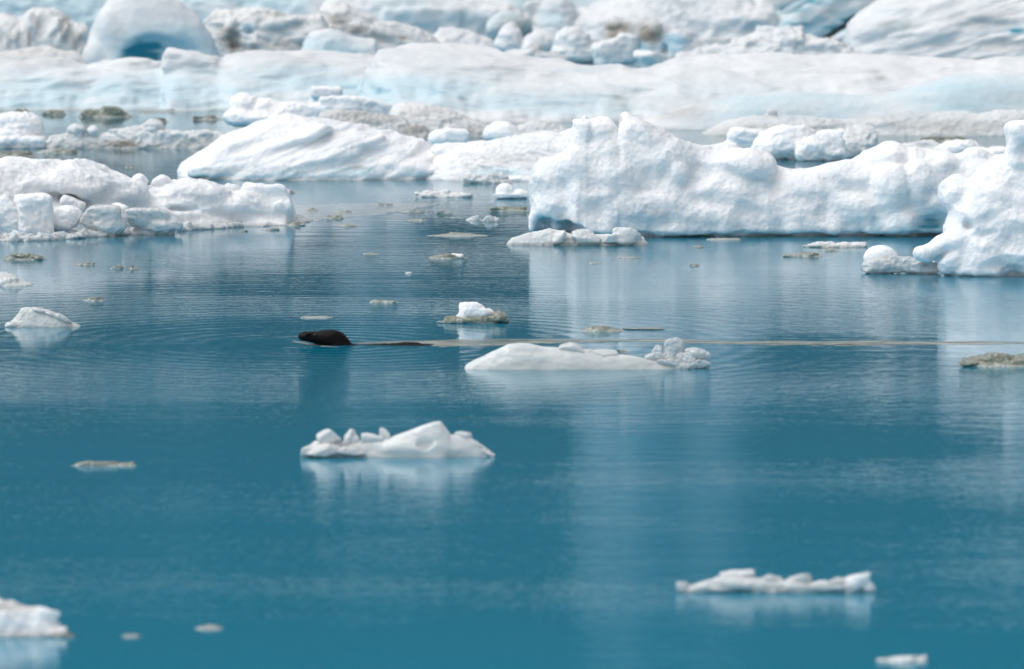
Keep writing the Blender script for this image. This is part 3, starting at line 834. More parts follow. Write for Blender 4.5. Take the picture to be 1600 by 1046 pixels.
LOWF = [RG([(62, 226), (80, 212), (108, 208), (118, 196), (130, 212), (150, 212), (168, 206), (190, 202), (215, 196), (236, 190), (250, 202), (275, 206), (300, 202), (325, 206), (350, 208), (362, 220)], 40, 30, 40, p=2)]
ice('ice_floe', 'long low grubby white floe across the channel at left', 'ice floe', 234,
    LOWF + [E(118, 204, 30, 14, 14, 10, k=3), E(144, 206, 30, 10, 12, 9, k=3), E(238, 200, 30, 16, 16, 13, k=3), H(205, 212, 24, 36, 20, 13, seed=90, k=3), H(275, 214, 24, 26, 18, 9, seed=91, k=3), H(320, 212, 26, 26, 18, 9, seed=92, k=3)],
    GREY, vox=1.8, k=4, noise=MIDN, seed=53, paints=[('dirt', 190, 226, 34, 10, .9), ('dirt', 200, 228, 160, 8, .4), ('dirt', 310, 224, 60, 12, .3)])

def brash(x0, x1, row, h, mat, label, seed, group='olive brash ice', paints=(), lumps=3, name='ice_fragment', cat='ice fragment', depth=.5, vox=None, k=1.6, cap=None, n2=1.0):
    """A low floating scrap seen almost edge on."""
    rg = random.Random(seed * 13 + 5)
    wd = x1 - x0
    sdv = math.sin(dep(row))
    dv = max(4.0, min(wd * depth, h / sdv * .8)) * .5
    hh = max(1.2, h - dv * 2 * sdv)
    sk = rg.uniform(-.1, .1) * wd
    prims = [E((x0 + x1) / 2, row + hh * .2 - dv * sdv, dv, wd * .52, dv, hh * .62, k=k), E((x0 + x1) / 2 + sk, row - hh * .05 - dv * sdv, dv, wd * .36, dv * .8, hh * .62, k=k, roll=rg.uniform(-3, 3))]
    for j in range(lumps):
        a = rg.uniform(.14, .34) * wd
        x = rg.uniform(x0 + a * .8, x1 - a * .8)
        vv = dv * rg.uniform(.6, 1.3)
        e_ = 1 - (2 * abs(x - (x0 + x1) / 2) / wd) ** 2 * .8
        prims.append(H(x, row - hh * rg.uniform(.2, .5) * e_ - vv * sdv, vv, a * .8, dv * .6, hh * rg.uniform(.35, .55) * e_ + .4, seed=seed * 7 + j, k=k, sm=.1, roll=rg.uniform(-12, 12)))
    if vox is None:
        vox = max(.7, min(1.6, wd / 42))
    nz = [(min(2.2, hh * .3) * n2, (wd * .10 + 3, wd * .10 + 3, max(3, hh * .6)), 3), (min(1.3, hh * .16) * n2, (4, 4, 3), 2)]
    parts = ()
    if cap:
        parts = [(cap[0], cap[1], cap[2], dict(vox=max(.8, vox), paints=()))]
    return ice(name, label, cat, row, prims, mat, vox=vox, k=k, noise=nz, under=max(4, hh), seed=seed, group=group, relax_it=1, paints=paints, parts=parts)

brash(1436, 1528, 222, 10, DARK, 'dark olive floe in the narrow channel at upper right', 151, lumps=4, name='ice_chunk', cat='ice chunk', depth=.4)
brash(118, 208, 184, 22, OLIVE, 'long grey olive scrap floating under the blue shelf at left', 101, lumps=5)
brash(222, 266, 192, 9, DARK, 'short dark olive scrap above the low grubby floe', 102)
brash(296, 352, 188, 8, DARK, 'thin dark olive scrap touching the lumpy white heap', 103)
brash(60, 104, 180, 9, OLIVE, 'faint olive scrap near the blue shelf foot at left', 104)
brash(20, 50, 180, 12, OLIVE, 'olive scrap peeking over the white lump at the left edge', 105)
brash(210, 300, 176, 5, OLIVE, 'very thin pale strip of ice below the blue shelf', 106)
brash(-20, 60, 246, 14, DARK, 'dark olive slab under the white lump at the left edge', 107)
brash(52, 122, 240, 10, OLIVE, 'olive and white scrap right of the dark slab at left', 108, paints=[('clear', 70, 234, 20, 6, 1)])
brash(196, 212, 263, 4, DARK, 'tiny dark scrap between left berg and domed berg', 109, lumps=1)

# ------------------------------------------------------------------ the long domed berg
ice('iceberg', 'long smooth domed berg with slanting melt ridges left of centre', 'iceberg', 284,
    [RG([(270, 272), (280, 256), (300, 240), (330, 222), (360, 206), (392, 190), (420, 182), (450, 179), (476, 183), (500, 187), (535, 189), (560, 194), (590, 203), (620, 206), (645, 213), (670, 226), (695, 240), (722, 253), (748, 268), (770, 282)], 150, 142, 120, p=2.3, b=18),
     E(360, 240, 60, 70, 30, 16, roll=28, k=14), E(440, 226, 60, 80, 30, 12, roll=20, k=12), E(520, 232, 50, 80, 30, 10, roll=14, k=12), E(470, 256, 22, 90, 30, 12, roll=12, k=12), E(600, 232, 56, 60, 30, 12, roll=-16, k=12), E(350, 262, 18, 60, 24, 14, roll=8, k=12), E(640, 262, 16, 90, 30, 8, roll=-8, k=12)],
    SNOW, vox=2.4, k=8, notch=(4, 2, 4), noise=[(9, (120, 120, 26), -2, 24), (3.0, (60, 60, 13), -2, 16), (1.0, (10, 12, 9), 2)], seed=54,
    paints=[('blue', 540, 268, 50, 14, .4), ('blue', 570, 268, 22, 10, .5), ('blue', 460, 274, 160, 9, .25), ('dirt', 560, 262, 14, 5, .5), ('dirt', 360, 268, 60, 12, .15)])
ice('ice_floe', 'low pale snow floe between domed berg and big right berg', 'ice floe', 286,
    [RG([(650, 262), (680, 240), (700, 226), (740, 222), (780, 218), (820, 210), (860, 204), (895, 200), (930, 206), (960, 240)], 150, 130, 80, p=1.8), E(700, 234, 100, 30, 30, 10), H(735, 244, 60, 26, 20, 10, seed=111, k=5), H(765, 258, 40, 22, 18, 8, seed=112, k=4)],
    SNOW, vox=2.4, k=7, noise=[(7, (60, 70, 16), -3, -8), (2, (14, 16, 8), 3)], seed=55,
    paints=[('dirt', 800, 250, 90, 14, .16), ('blue', 780, 268, 60, 12, .35), ('dirt', 735, 262, 16, 6, .4)])
brash(722, 806, 287, 18, CRYST, 'crumbly white brash heap at the foot of the pale floe', 113, lumps=8, group='brash by the right berg', depth=.3, n2=2.2)
brash(645, 745, 309, 11, GREY, 'long thin grey white brash strip before the pale floe', 114, lumps=6, group='brash by the right berg', depth=.3, n2=1.6)
ice('ice_chunk', 'rounded white lump left of the big right berg', 'ice chunk', 311, [E(789, 299, 12, 15, 14, 13), E(812, 303, 12, 14, 12, 7), H(800, 307, 10, 34, 14, 5, seed=115)], SNOW, vox=1.3, k=3, noise=[(1.2, (9, 9, 7), 3)], seed=56, group='brash by the right berg')
brash(760, 836, 331, 10, OLIVE, 'olive green brash strip touching the big right berg', 116, lumps=5, depth=.4)
brash(754, 782, 347, 13, CRYST, 'tiny white crumb of ice with an upright tip', 117, lumps=5, group='brash by the right berg', n2=2)
brash(728, 756, 345, 7, GREY, 'tiny grey scrap left of the upright white crumb', 118)

# ------------------------------------------------------------------ the big right berg
BIG = [RG([(846, 262), (856, 248), (878, 244), (886, 236), (892, 208), (900, 190), (910, 189), (915, 177), (920, 188), (938, 182), (952, 184), (960, 196), (967, 206), (970, 200), (973, 181), (979, 176), (995, 183), (1015, 192), (1040, 206), (1066, 217), (1095, 226), (1112, 229), (1140, 224), (1166, 234), (1196, 246), (1216, 262), (1262, 263), (1300, 256), (1330, 249), (1352, 241), (1368, 230), (1386, 223), (1402, 222), (1420, 231), (1452, 234), (1500, 238), (1560, 242), (1680, 246)], 130, 112, 120, p=2.8, b=20, wob=.22, seed=9),
       E(864, 290, 60, 36, 46, 50, k=10), E(858, 270, 64, 26, 36, 26, k=8), E(872, 320, 50, 32, 40, 30, k=10),
       H(906, 216, 90, 17, 30, 26, seed=12, roll=-14, k=8, out=6), E(1004, 206, 110, 34, 34, 20, roll=-26, k=10), E(938, 204, 110, 26, 34, 20, k=10), E(1020, 222, 104, 46, 40, 20, roll=-24, k=8),
       E(900, 262, 56, 40, 40, 30, k=12), E(960, 280, 36, 50, 40, 40, k=12), E(1030, 250, 60, 60, 46, 34, k=12), E(1060, 272, 40, 20, 26, 26, k=3, out=12),
       E(1172, 260, 46, 42, 40, 28, k=4, out=24), E(1150, 254, 50, 32, 40, 22, k=6, out=18), E(1000, 330, 20, 70, 30, 26, k=12), E(1100, 336, 16, 80, 26, 22, k=12), E(1220, 330, 18, 80, 30, 28, k=12), E(1130, 300, 34, 60, 34, 24, k=12),
       E(1270, 300, 40, 60, 40, 30, k=12), E(1395, 300, 30, 34, 34, 46, k=5, out=15), E(1340, 330, 18, 50, 30, 30, k=10), E(1330, 280, 50, 50, 40, 30, k=10), E(1440, 296, 34, 36, 34, 44, k=5, out=12), E(1395, 244, 90, 26, 40, 22, k=8), E(1480, 270, 60, 40, 40, 34, k=8), E(1420, 350, 14, 40, 24, 18, k=8), E(1540, 290, 50, 60, 40, 40, k=8), E(1526, 250, 70, 34, 30, 20, k=5),
       E(886, 362, 4, 32, 44, 15, k=6, cut=True, deep=40), E(1368, 346, -6, 12, 26, 24, k=7, cut=True), E(1466, 350, -8, 34, 40, 22, k=16, cut=True, deep=26), E(850, 356, 10, 18, 50, 20, k=8, cut=True, deep=60)]
ice('iceberg', 'largest white berg, lumpy and undercut, across the right middle', 'iceberg', 374, BIG, SNOW, vox=2.6, k=8, notch=(20, 3, 4),
    noise=[(10, (90, 90, 70), -2), (2.6, (34, 34, 28), -2), (.9, (8, 8, 7), 2)], scal=[(4, (56, 56, 48))], seed=57, under=12,
    paints=[('blue', 1455, 352, 34, 20, .85), ('blue', 1370, 352, 12, 20, .55), ('blue', 1410, 330, 40, 50, .18), ('blue', 1190, 286, 34, 10, .35), ('dirt', 885, 345, 24, 12, .45), ('blue', 1250, 371, 420, 6, .9), ('blue', 905, 260, 30, 50, .12), ('dirt', 1034, 336, 24, 9, .2), ('dirt', 1290, 360, 34, 7, .2)])  # blue base line: teal ice with undercut shade painted in; cave tinted darker

# floating foot in front of its left end
ice('ice_floe', 'flat grey white floe with two knobs under the right berg', 'ice floe', 384,
    [RG([(792, 381), (800, 372), (825, 364), (858, 357), (880, 362), (900, 368), (950, 366), (1005, 370), (1014, 382)], 22, 20, 26, p=2, b=6)],
    GREY, parts=[('ice_knob', [H(876, 371, 12, 12, 10, 12, seed=131, sm=.1)], CRYST), ('ice_knob', [H(914, 370, 16, 20, 14, 14, seed=135, sm=.1), H(922, 376, 12, 20, 12, 9, seed=136)], CRYST), ('ice_knob', [H(978, 370, 14, 26, 14, 14, seed=133, sm=.1), H(958, 375, 12, 18, 12, 8, seed=134)], CRYST)],
    vox=1.4, k=3, noise=[(1.6, (16, 16, 8), 3), (.8, (5, 5, 4), 2)], seed=58, under=8, paints=[('dirt', 900, 382, 130, 4, .9), ('dirt', 890, 375, 20, 4, .4)])
brash(1256, 1356, 387, 12, GREY, 'grey brash strip with white knobs before the right berg', 135, lumps=7, depth=.3, paints=[('dirt', 1300, 386, 70, 3, .8)], n2=1.6, group='brash by the right berg')
brash(1220, 1287, 402, 9, OLIVE, 'grey olive scrap nearest below the right berg', 136, lumps=5, depth=.4)
brash(1284, 1314, 393, 5, OLIVE, 'faint scrap just below the grey brash strip', 137, lumps=2)
brash(1084, 1101, 387, 5, DARK, 'tiny scrap close under the right berg', 138, lumps=2)
brash(1076, 1094, 416, 5, DARK, 'tiny dark scrap farthest out below the right berg', 139, lumps=2)
brash(964, 1005, 404, 4, DARK, 'thin dark splinter below the knobbed floe', 140, lumps=2)
brash(920, 940, 412, 3.5, DARK, 'short dark splinter left of the thin one', 141, lumps=1)
brash(1100, 1160, 376, 5, OLIVE, 'thin olive scrap at the waterline of the right berg', 142, lumps=3)
brash(1424, 1436, 392, 5, DARK, 'dark crumb between white ball and right berg', 143, lumps=1)

# ------------------------------------------------------------------ the nearer berg at the right edge
FRONT = [RG([(1498, 300), (1512, 284), (1540, 262), (1565, 244), (1600, 236), (1680, 230)], 120, 92, 90, p=2.4, b=16), E(1560, 330, 60, 46, 50, 50, k=10), E(1535, 345, 44, 30, 34, 42, roll=22, k=8), E(1590, 360, 30, 50, 40, 50, k=10), E(1640, 340, 40, 60, 60, 90, k=10), E(1545, 400, 20, 36, 26, 34, k=7), E(1600, 400, 16, 44, 30, 40, k=8),
         E(1502, 382, 30, 26, 26, 24, k=6), E(1460, 390, 26, 30, 22, 14, roll=24, k=4), E(1476, 382, 30, 22, 20, 14, roll=30, k=6), E(1494, 412, 12, 24, 18, 22, roll=38, k=4), E(1500, 300, 100, 26, 34, 26, k=8), B(1606, 224, 110, 26, 34, 34, roll=4, rnd=.45, k=10, free=1),
         E(1590, 430, 0, 28, 22, 14, k=5, cut=True), E(1516, 352, 4, 10, 26, 10, roll=40, k=6, cut=True)]
ice('iceberg', 'nearer lumpy white berg at the right edge with smooth toes', 'iceberg', 436, FRONT, SNOW, vox=2.2, k=7, notch=(8, 1, 3), under=12,
    noise=[(10, (68, 68, 58), -2), (2.4, (28, 28, 22), -2), (.7, (7, 7, 6), 2)], scal=[(5, (48, 48, 42))], seed=59,
    paints=[('dirt', 1590, 422, 30, 14, .25), ('blue', 1545, 360, 40, 30, .10), ('dirt', 1470, 400, 30, 10, .12)])  # small darker zone at the foot notch
ice('ice_chunk', 'smooth white ball frozen into glassy ice by the right berg', 'ice chunk', 428,
    [E(1377, 403, 22, 27, 18, 20)], SNOW,
    parts=[('clear_ice', [H(1384, 416, 6, 36, 14, 14, seed=151, sm=.08), H(1425, 414, 10, 34, 16, 15, seed=152, sm=.08), H(1450, 420, 8, 24, 14, 11, seed=153), H(1362, 420, 4, 15, 10, 12, seed=154)], CLEAR, dict(noise=[(2.4, (11, 11, 8), 3), (1.4, (4, 4, 3), 2)], paints=[('dirt', 1362, 426, 12, 6, .7), ('dirt', 1445, 412, 10, 8, .5), ('dirt', 1410, 427, 60, 2.5, .9)]))],
    vox=1.4, k=4, noise=[(1.4, (22, 22, 18), 3)], seed=60, under=6)

# ------------------------------------------------------------------ the left berg and the blocks tumbled in front of it
LEFT = [RG([(-80, 252), (-20, 246), (8, 244), (20, 245), (36, 252), (58, 249), (86, 253), (110, 247), (136, 253), (166, 265), (186, 278), (200, 292), (236, 290), (262, 289), (282, 279), (302, 277), (320, 285), (340, 296), (372, 292), (440, 296), (450, 330)], 130, 118, 90, p=2.2, b=14, skew=.42),
        E(60, 290, 90, 110, 60, 34, k=14), E(160, 300, 80, 60, 50, 28, k=12), E(290, 306, 70, 60, 44, 26, k=10), E(250, 330, 46, 60, 40, 18, k=10), E(330, 320, 60, 60, 40, 18, k=10),
        E(350, 296, 90, 16, 16, 13, k=3), E(205, 284, 130, 14, 14, 12, k=3), E(242, 282, 130, 15, 14, 12, k=3), H(408, 312, 62, 36, 34, 24, seed=161, k=4), H(425, 326, 50, 24, 30, 18, seed=162, k=4), H(380, 318, 56, 24, 30, 18, seed=163, k=4),
        E(120, 318, 40, 60, 30, 10, roll=-16, k=8, cut=True), E(285, 326, 24, 34, 20, 6, k=6, cut=True)]
ice('iceberg', 'white berg at the left edge with a snow ridge and rubble skirt', 'iceberg', 372, LEFT, SNOW, vox=2.2, k=7, under=10,
    noise=[(8, (70, 70, 36), -2), (2.6, (24, 24, 16), -2), (.8, (6, 6, 5), 2)], scal=[(4, (40, 40, 30))], seed=61,
    paints=[('blue', 120, 312, 60, 18, .18), ('blue', 285, 322, 50, 14, .25), ('blue', 205, 318, 26, 12, .2)])
blocks = [('tall white ice block with a slanting crease at the left edge', [B(54, 338, 14, 27, 22, 34, roll=3, yaw=10, rnd=.4), H(36, 340, 8, 14, 14, 34, seed=171, roll=10, k=3)], 372),
          ('white ice block cut off by the left edge', [H(8, 336, 18, 24, 20, 38, seed=172, sm=.12), E(-14, 340, 20, 26, 20, 36)], 372),
          ('small white plate leaning up behind the rounded block', [B(112, 318, 40, 19, 16, 8, roll=-24, rnd=.6), E(112, 336, 42, 14, 14, 18)], 366),
          ('rounded white block right of the tall creased block', [E(104, 338, 22, 24, 20, 17), E(95, 350, 14, 22, 16, 12)], 370),
          ('broad white boulder in the middle of the rubble skirt', [H(152, 342, 20, 34, 24, 20, seed=174, sm=.14), E(168, 352, 14, 30, 20, 14)], 370),
          ('small angular white block behind the broad boulder', [H(182, 330, 40, 18, 16, 14, seed=175, sm=.1)], 366),
          ('pale grey boulder with a flat top at the rubble end', [H(238, 344, 22, 40, 26, 19, seed=176, sm=.14), E(255, 352, 16, 30, 20, 13)], 368)]
for i, (lab, prs, yb) in enumerate(blocks):
    ice('ice_block', lab, 'ice block', yb, prs + [E(prs[0]['p'][0], yb, prs[0]['p'][2], prs[0]['r'][0] * .9, 14, 12)], SNOW if i not in (4, 6) else CRYST, vox=1.5, k=4, noise=[(4.0, (26, 26, 20), -3), (1.1, (7, 7, 6), 2)], seed=70 + i, under=6, group='blocks tumbled before the left berg')
rg = random.Random(3)
sl = []
for j in range(110):
    x = rg.uniform(-30, 300)
    fr = 377 - max(0, x - 60) * .075
    vv = (377 - fr) / math.sin(dep(377)) + rg.uniform(2, 34)
    sl.append(H(x, 377 - vv * math.sin(dep(377)) - rg.uniform(-2, 3), vv, rg.uniform(6, 17), rg.uniform(6, 13), rg.uniform(4, 11), seed=1200 + j, sm=.06, roll=rg.uniform(-30, 30)))
for j in range(85):
    x = rg.uniform(270, 462)
    fr = 377 - max(0, x - 60) * .075
    vv = (377 - fr) / math.sin(dep(377)) + rg.uniform(2, 60)
    sl.append(H(x, 377 - vv * math.sin(dep(377)) - rg.uniform(-2, 4), vv, rg.uniform(8, 20), rg.uniform(6, 14), rg.uniform(3, 8), seed=260 + j, sm=.1))
o = ice('slush', 'glassy slush of crushed ice along the left berg', 'slush', 377, sl, CRYST, vox=1.7, k=2, noise=[(2.0, (9, 9, 6), 3), (1.2, (4, 4, 3), 2)], seed=80, under=5)
finish_thing(o, None, None, None, 'stuff')

# thin pale see-through sheet laid on the water off its right end
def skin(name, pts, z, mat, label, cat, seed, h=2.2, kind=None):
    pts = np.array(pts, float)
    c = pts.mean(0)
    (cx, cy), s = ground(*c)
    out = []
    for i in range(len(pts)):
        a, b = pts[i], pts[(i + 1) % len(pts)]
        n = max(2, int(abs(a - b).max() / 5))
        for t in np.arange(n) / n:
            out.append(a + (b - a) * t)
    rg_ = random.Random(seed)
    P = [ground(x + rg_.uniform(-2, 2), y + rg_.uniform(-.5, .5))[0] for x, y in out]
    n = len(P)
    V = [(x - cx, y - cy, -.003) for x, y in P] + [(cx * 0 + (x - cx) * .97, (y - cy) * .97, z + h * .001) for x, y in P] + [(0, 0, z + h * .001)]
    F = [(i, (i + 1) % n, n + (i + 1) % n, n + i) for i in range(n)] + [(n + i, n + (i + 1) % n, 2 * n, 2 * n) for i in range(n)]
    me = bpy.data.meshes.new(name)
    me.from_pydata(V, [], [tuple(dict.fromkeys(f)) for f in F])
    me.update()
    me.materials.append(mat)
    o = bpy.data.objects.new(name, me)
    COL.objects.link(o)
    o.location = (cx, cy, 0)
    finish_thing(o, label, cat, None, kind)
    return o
skin('slush', [(690, 319), (640, 329), (590, 336), (520, 342), (450, 350), (400, 356), (395, 346), (440, 338), (447, 322), (520, 320), (600, 318)], .003, PALE_SHEET, 'smooth thin pale sheet right of the left berg', 'slush', 4, kind='stuff')
for i, (x0, x1, y, h, m, lab) in enumerate([
        (440, 464, 302, 4, DARK, 'thin dark splinter above the flat pale sheet, by the left berg tip'),
        (474, 500, 330, 5, OLIVE, 'olive splinter on the pale sheet nearest the left berg'),
        (505, 538, 342, 7, DARK, 'dark olive scrap at the lower edge of the pale sheet'),
        (519, 552, 333, 5, OLIVE, 'grey olive splinter in the middle of the pale sheet'),
        (524, 560, 354, 5, OLIVE, 'thin olive scrap just under the pale sheet'),
        (447, 478, 353, 7, OLIVE, 'rounded olive scrap at the pale sheet corner'),
        (405, 436, 360, 5, OLIVE, 'flat olive scrap under the left berg tip'),
        (588, 600, 322, 4, DARK, 'tiny dark dot left of its twin on the pale sheet point'),
        (603, 615, 322, 5, DARK, 'tiny dark dot near the pale sheet point, right of its twin'),
        (622, 664, 332, 5, OLIVE, 'long thin splinter just beyond the pale sheet point'),
        (636, 668, 346, 4, OLIVE, 'faint long splinter below the pale sheet point'),
        (680, 708, 334, 5, OLIVE, 'faint pale scrap halfway to the right berg'),
        (666, 764, 370, 7, OLIVE, 'long thin olive strip left of the knobbed floe'),
        (374, 388, 362, 4, DARK, 'small dark scrap at the rubble skirt end'),
        (116, 148, 415, 6, DARK, 'dark green splinter below the left berg'),
        (171, 192, 420, 6, OLIVE, 'grey olive splinter left of the dark green crumb'),
        (200, 218, 421, 7, DARK, 'dark green crumb below the left berg'),
        (128, 164, 471, 8, OLIVE, 'olive scrap above and right of the pointed grey floe'),
        (576, 624, 474, 7, OLIVE, 'yellowish olive scrap above the seal'),
        (460, 522, 498, 4, OLIVE, 'faint thin streak of ice just above the seal'),
        (632, 644, 428, 3, GREY, 'tiny white fleck in open water at the centre'),
        (566, 596, 398, 3, OLIVE, 'barely awash brown scrap in open water at the centre')]):
    brash(x0, x1, y, h, m, lab, 300 + i, lumps=3, depth=.45)

# ------------------------------------------------------------------ nearer floes
brash(0, 76, 407, 12, OLIVE, 'flat olive slab under the left berg reflection', 331, lumps=6, depth=.5, n2=1.4)
brash(-40, 50, 448, 28, GLAZE, 'pale melting floe cut by the left edge', 332, lumps=5, group='melting floes', name='ice_floe', cat='ice floe', depth=.8)
ice('ice_floe', 'pointed grey glassy floe with a rough crest at left', 'ice floe', 512,
    [RG([(8, 510), (14, 503), (24, 494), (32, 482), (42, 479), (54, 481), (64, 486), (80, 489), (92, 496), (106, 501), (124, 508)], 20, 18, 22, p=1.9, b=6)], GLAZE,
    parts=[('ice_crust', [H(56, 484, 20, 12, 8, 5, seed=181, roll=-14), H(78, 490, 18, 14, 8, 5, seed=182, roll=-20), H(100, 499, 16, 12, 8, 5, seed=183, roll=-24), H(16, 507, 10, 9, 7, 5, seed=184)], CRYST, dict(noise=[(1.6, (6, 6, 5), 3)]))],
    vox=1.2, k=3, noise=[(1.6, (14, 14, 9), 3), (.6, (5, 5, 4), 2)], seed=81, under=6, paints=[('dirt', 44, 490, 26, 14, .18), ('dirt', 114, 506, 20, 8, .35)])
ice('ice_floe', 'olive floe capped by a bright white lump above the wake', 'ice floe', 506,
    [H(745, 500, 16, 48, 16, 9, seed=185), H(700, 504, 12, 22, 12, 3.5, seed=186), H(775, 497, 16, 20, 14, 9, seed=187)], OLIVE,
    parts=[('white_cap', [H(738, 486, 18, 20, 13, 13, seed=188, sm=.1), H(757, 491, 18, 18, 12, 9, seed=189, sm=.1), H(722, 495, 14, 10, 9, 8, seed=190)], SNOW, dict(noise=[(2.0, (9, 9, 8), 3), (.8, (4, 4, 3), 2)], paints=()))],
    vox=1.2, k=3, noise=[(1.8, (12, 12, 6), 3), (.8, (4, 4, 3), 2)], seed=82, under=6, paints=[('dirt', 740, 505, 60, 4, .6)])
brash(668, 732, 405, 11, OLIVE, 'olive scrap with a white tip at the centre', 335, lumps=5, depth=.5, cap=('white_tip', [E(719, 401, 8, 7, 6, 4), E(708, 399, 9, 8, 6, 3)], SNOW))
brash(906, 978, 519, 15, OLIVE, 'two humped translucent olive scrap right of the capped floe', 336, lumps=0, depth=.4)
ice('ice_fragment', 'faint flat shard trailing right of the two humped scrap', 'ice fragment', 516, [H(1006, 514, 10, 32, 10, 2.5, seed=192)], OLIVE, vox=1.1, k=2, noise=[(.6, (9, 9, 5), 2)], seed=83, under=3, group='olive brash ice')

XK = dict(vox=.85, relax_it=0, k=1, noise=[(2.2, (9, 9, 7), -3), (1.2, (3.5, 3.5, 3), 2)], paints=(), wet=0)
# long floe with a crown of crystals
ice('ice_floe', 'long smooth grey white floe with a crown of crystals, beside wake', 'ice floe', 579,
    [RG([(727, 571), (735, 566), (755, 556), (775, 546), (795, 538), (815, 536), (830, 538), (850, 542), (890, 543), (925, 548), (950, 551), (985, 556), (1010, 561), (1040, 566), (1062, 571), (1080, 577)], 30, 30, 26, p=1.7, b=8)], GLAZE,
    parts=[('ice_hump', [H(898, 547, 34, 24, 12, 10, roll=-14, seed=233), H(945, 554, 32, 26, 12, 8, seed=234), H(920, 552, 32, 26, 10, 6, seed=235)], CRYST, dict(noise=[(1, (8, 8, 6), 3)])),
           ('ice_crystal', [H(1028, 551, 34, 11, 8, 13, seed=271, n=14, sm=.12), E(1018, 559, 34, 10, 7, 6)], CRYST, XK),
           ('ice_crystal', [H(1055, 546, 36, 18, 8, 21, seed=272, n=16, roll=-16, sm=.12), H(1044, 560, 32, 16, 8, 10, seed=273, n=12, sm=.1)], CRYST, XK),
           ('ice_crystal', [E(1089, 553, 36, 21, 9, 9, roll=-8), H(1070, 560, 33, 18, 9, 9, seed=274, n=12, sm=.1), E(1104, 556, 35, 8, 6, 6)], CRYST, XK),
           ('ice_crystal', [H(1076, 571, 30, 27, 9, 9, seed=275, n=12, roll=6, sm=.1), H(1050, 568, 28, 22, 9, 8, seed=276, n=12, sm=.1), H(1097, 569, 30, 13, 8, 8, seed=277, n=12, sm=.1)], CRYST, XK)],
    vox=1.3, k=3, noise=[(1.8, (28, 26, 14), 2), (.4, (7, 7, 6), 2)], seed=84, under=8, paints=[('clear', 900, 577, 260, 17, .7), ('clear', 1030, 566, 70, 12, .8)])
brash(960, 984, 552, 7, DARK, 'dark crumb of ice behind the long crystal floe', 337, lumps=1)
HK = dict(vox=.8, relax_it=0, noise=[(.9, (5, 5, 5), 2)], paints=())
# floe with horns
ice('ice_floe', 'white floe with small horns and one sharp peak, centre foreground', 'ice floe', 716,
    [RG([(470, 711), (476, 700), (492, 688), (512, 686), (535, 690), (560, 688), (585, 688), (606, 684), (635, 674), (660, 665), (678, 659), (688, 658), (696, 668), (704, 679), (718, 679), (732, 682), (746, 690), (758, 699), (768, 706), (773, 714)], 30, 28, 26, p=1.8, b=9), E(650, 700, 20, 60, 22, 14, k=8), E(664, 690, 3, 14, 5, 16, k=3, cut=True), E(725, 712, 2, 28, 6, 14, k=3, cut=True)], GLAZE,
    parts=[('ice_horn', [H(513, 685, 30, 19, 12, 14, seed=201, roll=-12, n=7)], CRYST, HK),
           ('ice_horn', [H(546, 687, 30, 9, 8, 16, seed=252, roll=-6, n=6), H(556, 690, 30, 5, 5, 9, seed=203, n=6)], CRYST, HK),
           ('ice_horn', [H(581, 689, 32, 16, 9, 12, seed=204, n=7)], CRYST, HK),
           ('ice_horn', [H(600, 683, 32, 8, 7, 13, seed=256, roll=-6, n=7)], CRYST, HK),
           ('ice_horn', [H(724, 683, 34, 13, 9, 10, seed=206, roll=8, n=7)], CRYST, HK),
           ('ice_crust', [H(510, 704, 14, 38, 16, 11, seed=207), H(482, 708, 16, 12, 12, 9, seed=208), H(545, 706, 12, 26, 12, 8, seed=210)], CRYST, dict(noise=[(2.0, (9, 9, 6), 3), (1, (4, 4, 3), 2)])),
           ('ice_crust', [H(762, 708, 24, 11, 10, 5, seed=209, roll=-30), H(752, 700, 28, 10, 8, 4, seed=211, roll=-30)], CRYST, dict(noise=[(1.4, (5, 5, 4), 3)]))],
    vox=1.3, k=3, noise=[(1.6, (26, 24, 16), 2), (.4, (6, 6, 5), 2)], seed=85, under=9, paints=[('clear', 620, 716, 220, 14, .6)])
# lower right row of lumps
ice('ice_floe', 'low row of grey and white ice lumps at lower right', 'ice floe', 927,
    [H(1140, 913, 16, 46, 16, 15, seed=212, sm=.14), H(1170, 915, 12, 50, 14, 11, seed=213, sm=.14), H(1230, 915, 12, 50, 14, 10, seed=214), H(1295, 920, 10, 60, 12, 6, seed=215), H(1110, 920, 12, 32, 12, 8, seed=216), H(1082, 922, 10, 18, 8, 5, seed=232)], GLAZE,
    parts=[('ice_lump', [H(1067, 916, 10, 10, 9, 8, seed=231)], CRYST), ('ice_lump', [H(1152, 901, 22, 26, 13, 10, seed=217, sm=.14)], GREY), ('ice_lump', [H(1203, 906, 14, 18, 11, 8, seed=218)], CRYST), ('ice_lump', [H(1250, 907, 14, 20, 11, 10, seed=219)], CRYST),
           ('ice_lump', [H(1342, 911, 12, 24, 14, 15, seed=220, roll=12, sm=.14), E(1358, 918, 12, 10, 10, 9)], SNOW), ('ice_lump', [H(1308, 912, 12, 16, 11, 10, seed=221)], CRYST), ('ice_lump', [H(1280, 916, 10, 15, 9, 8, seed=222)], SNOW), ('ice_lump', [E(1210, 924, 3, 9, 6, 5), E(1228, 922, 3, 6, 5, 5)], SNOW)],
    vox=1.5, k=4, noise=[(1.8, (14, 14, 9), 3), (.8, (5, 5, 4), 2)], seed=86, under=8, paints=[('clear', 1180, 925, 160, 16, .6)])
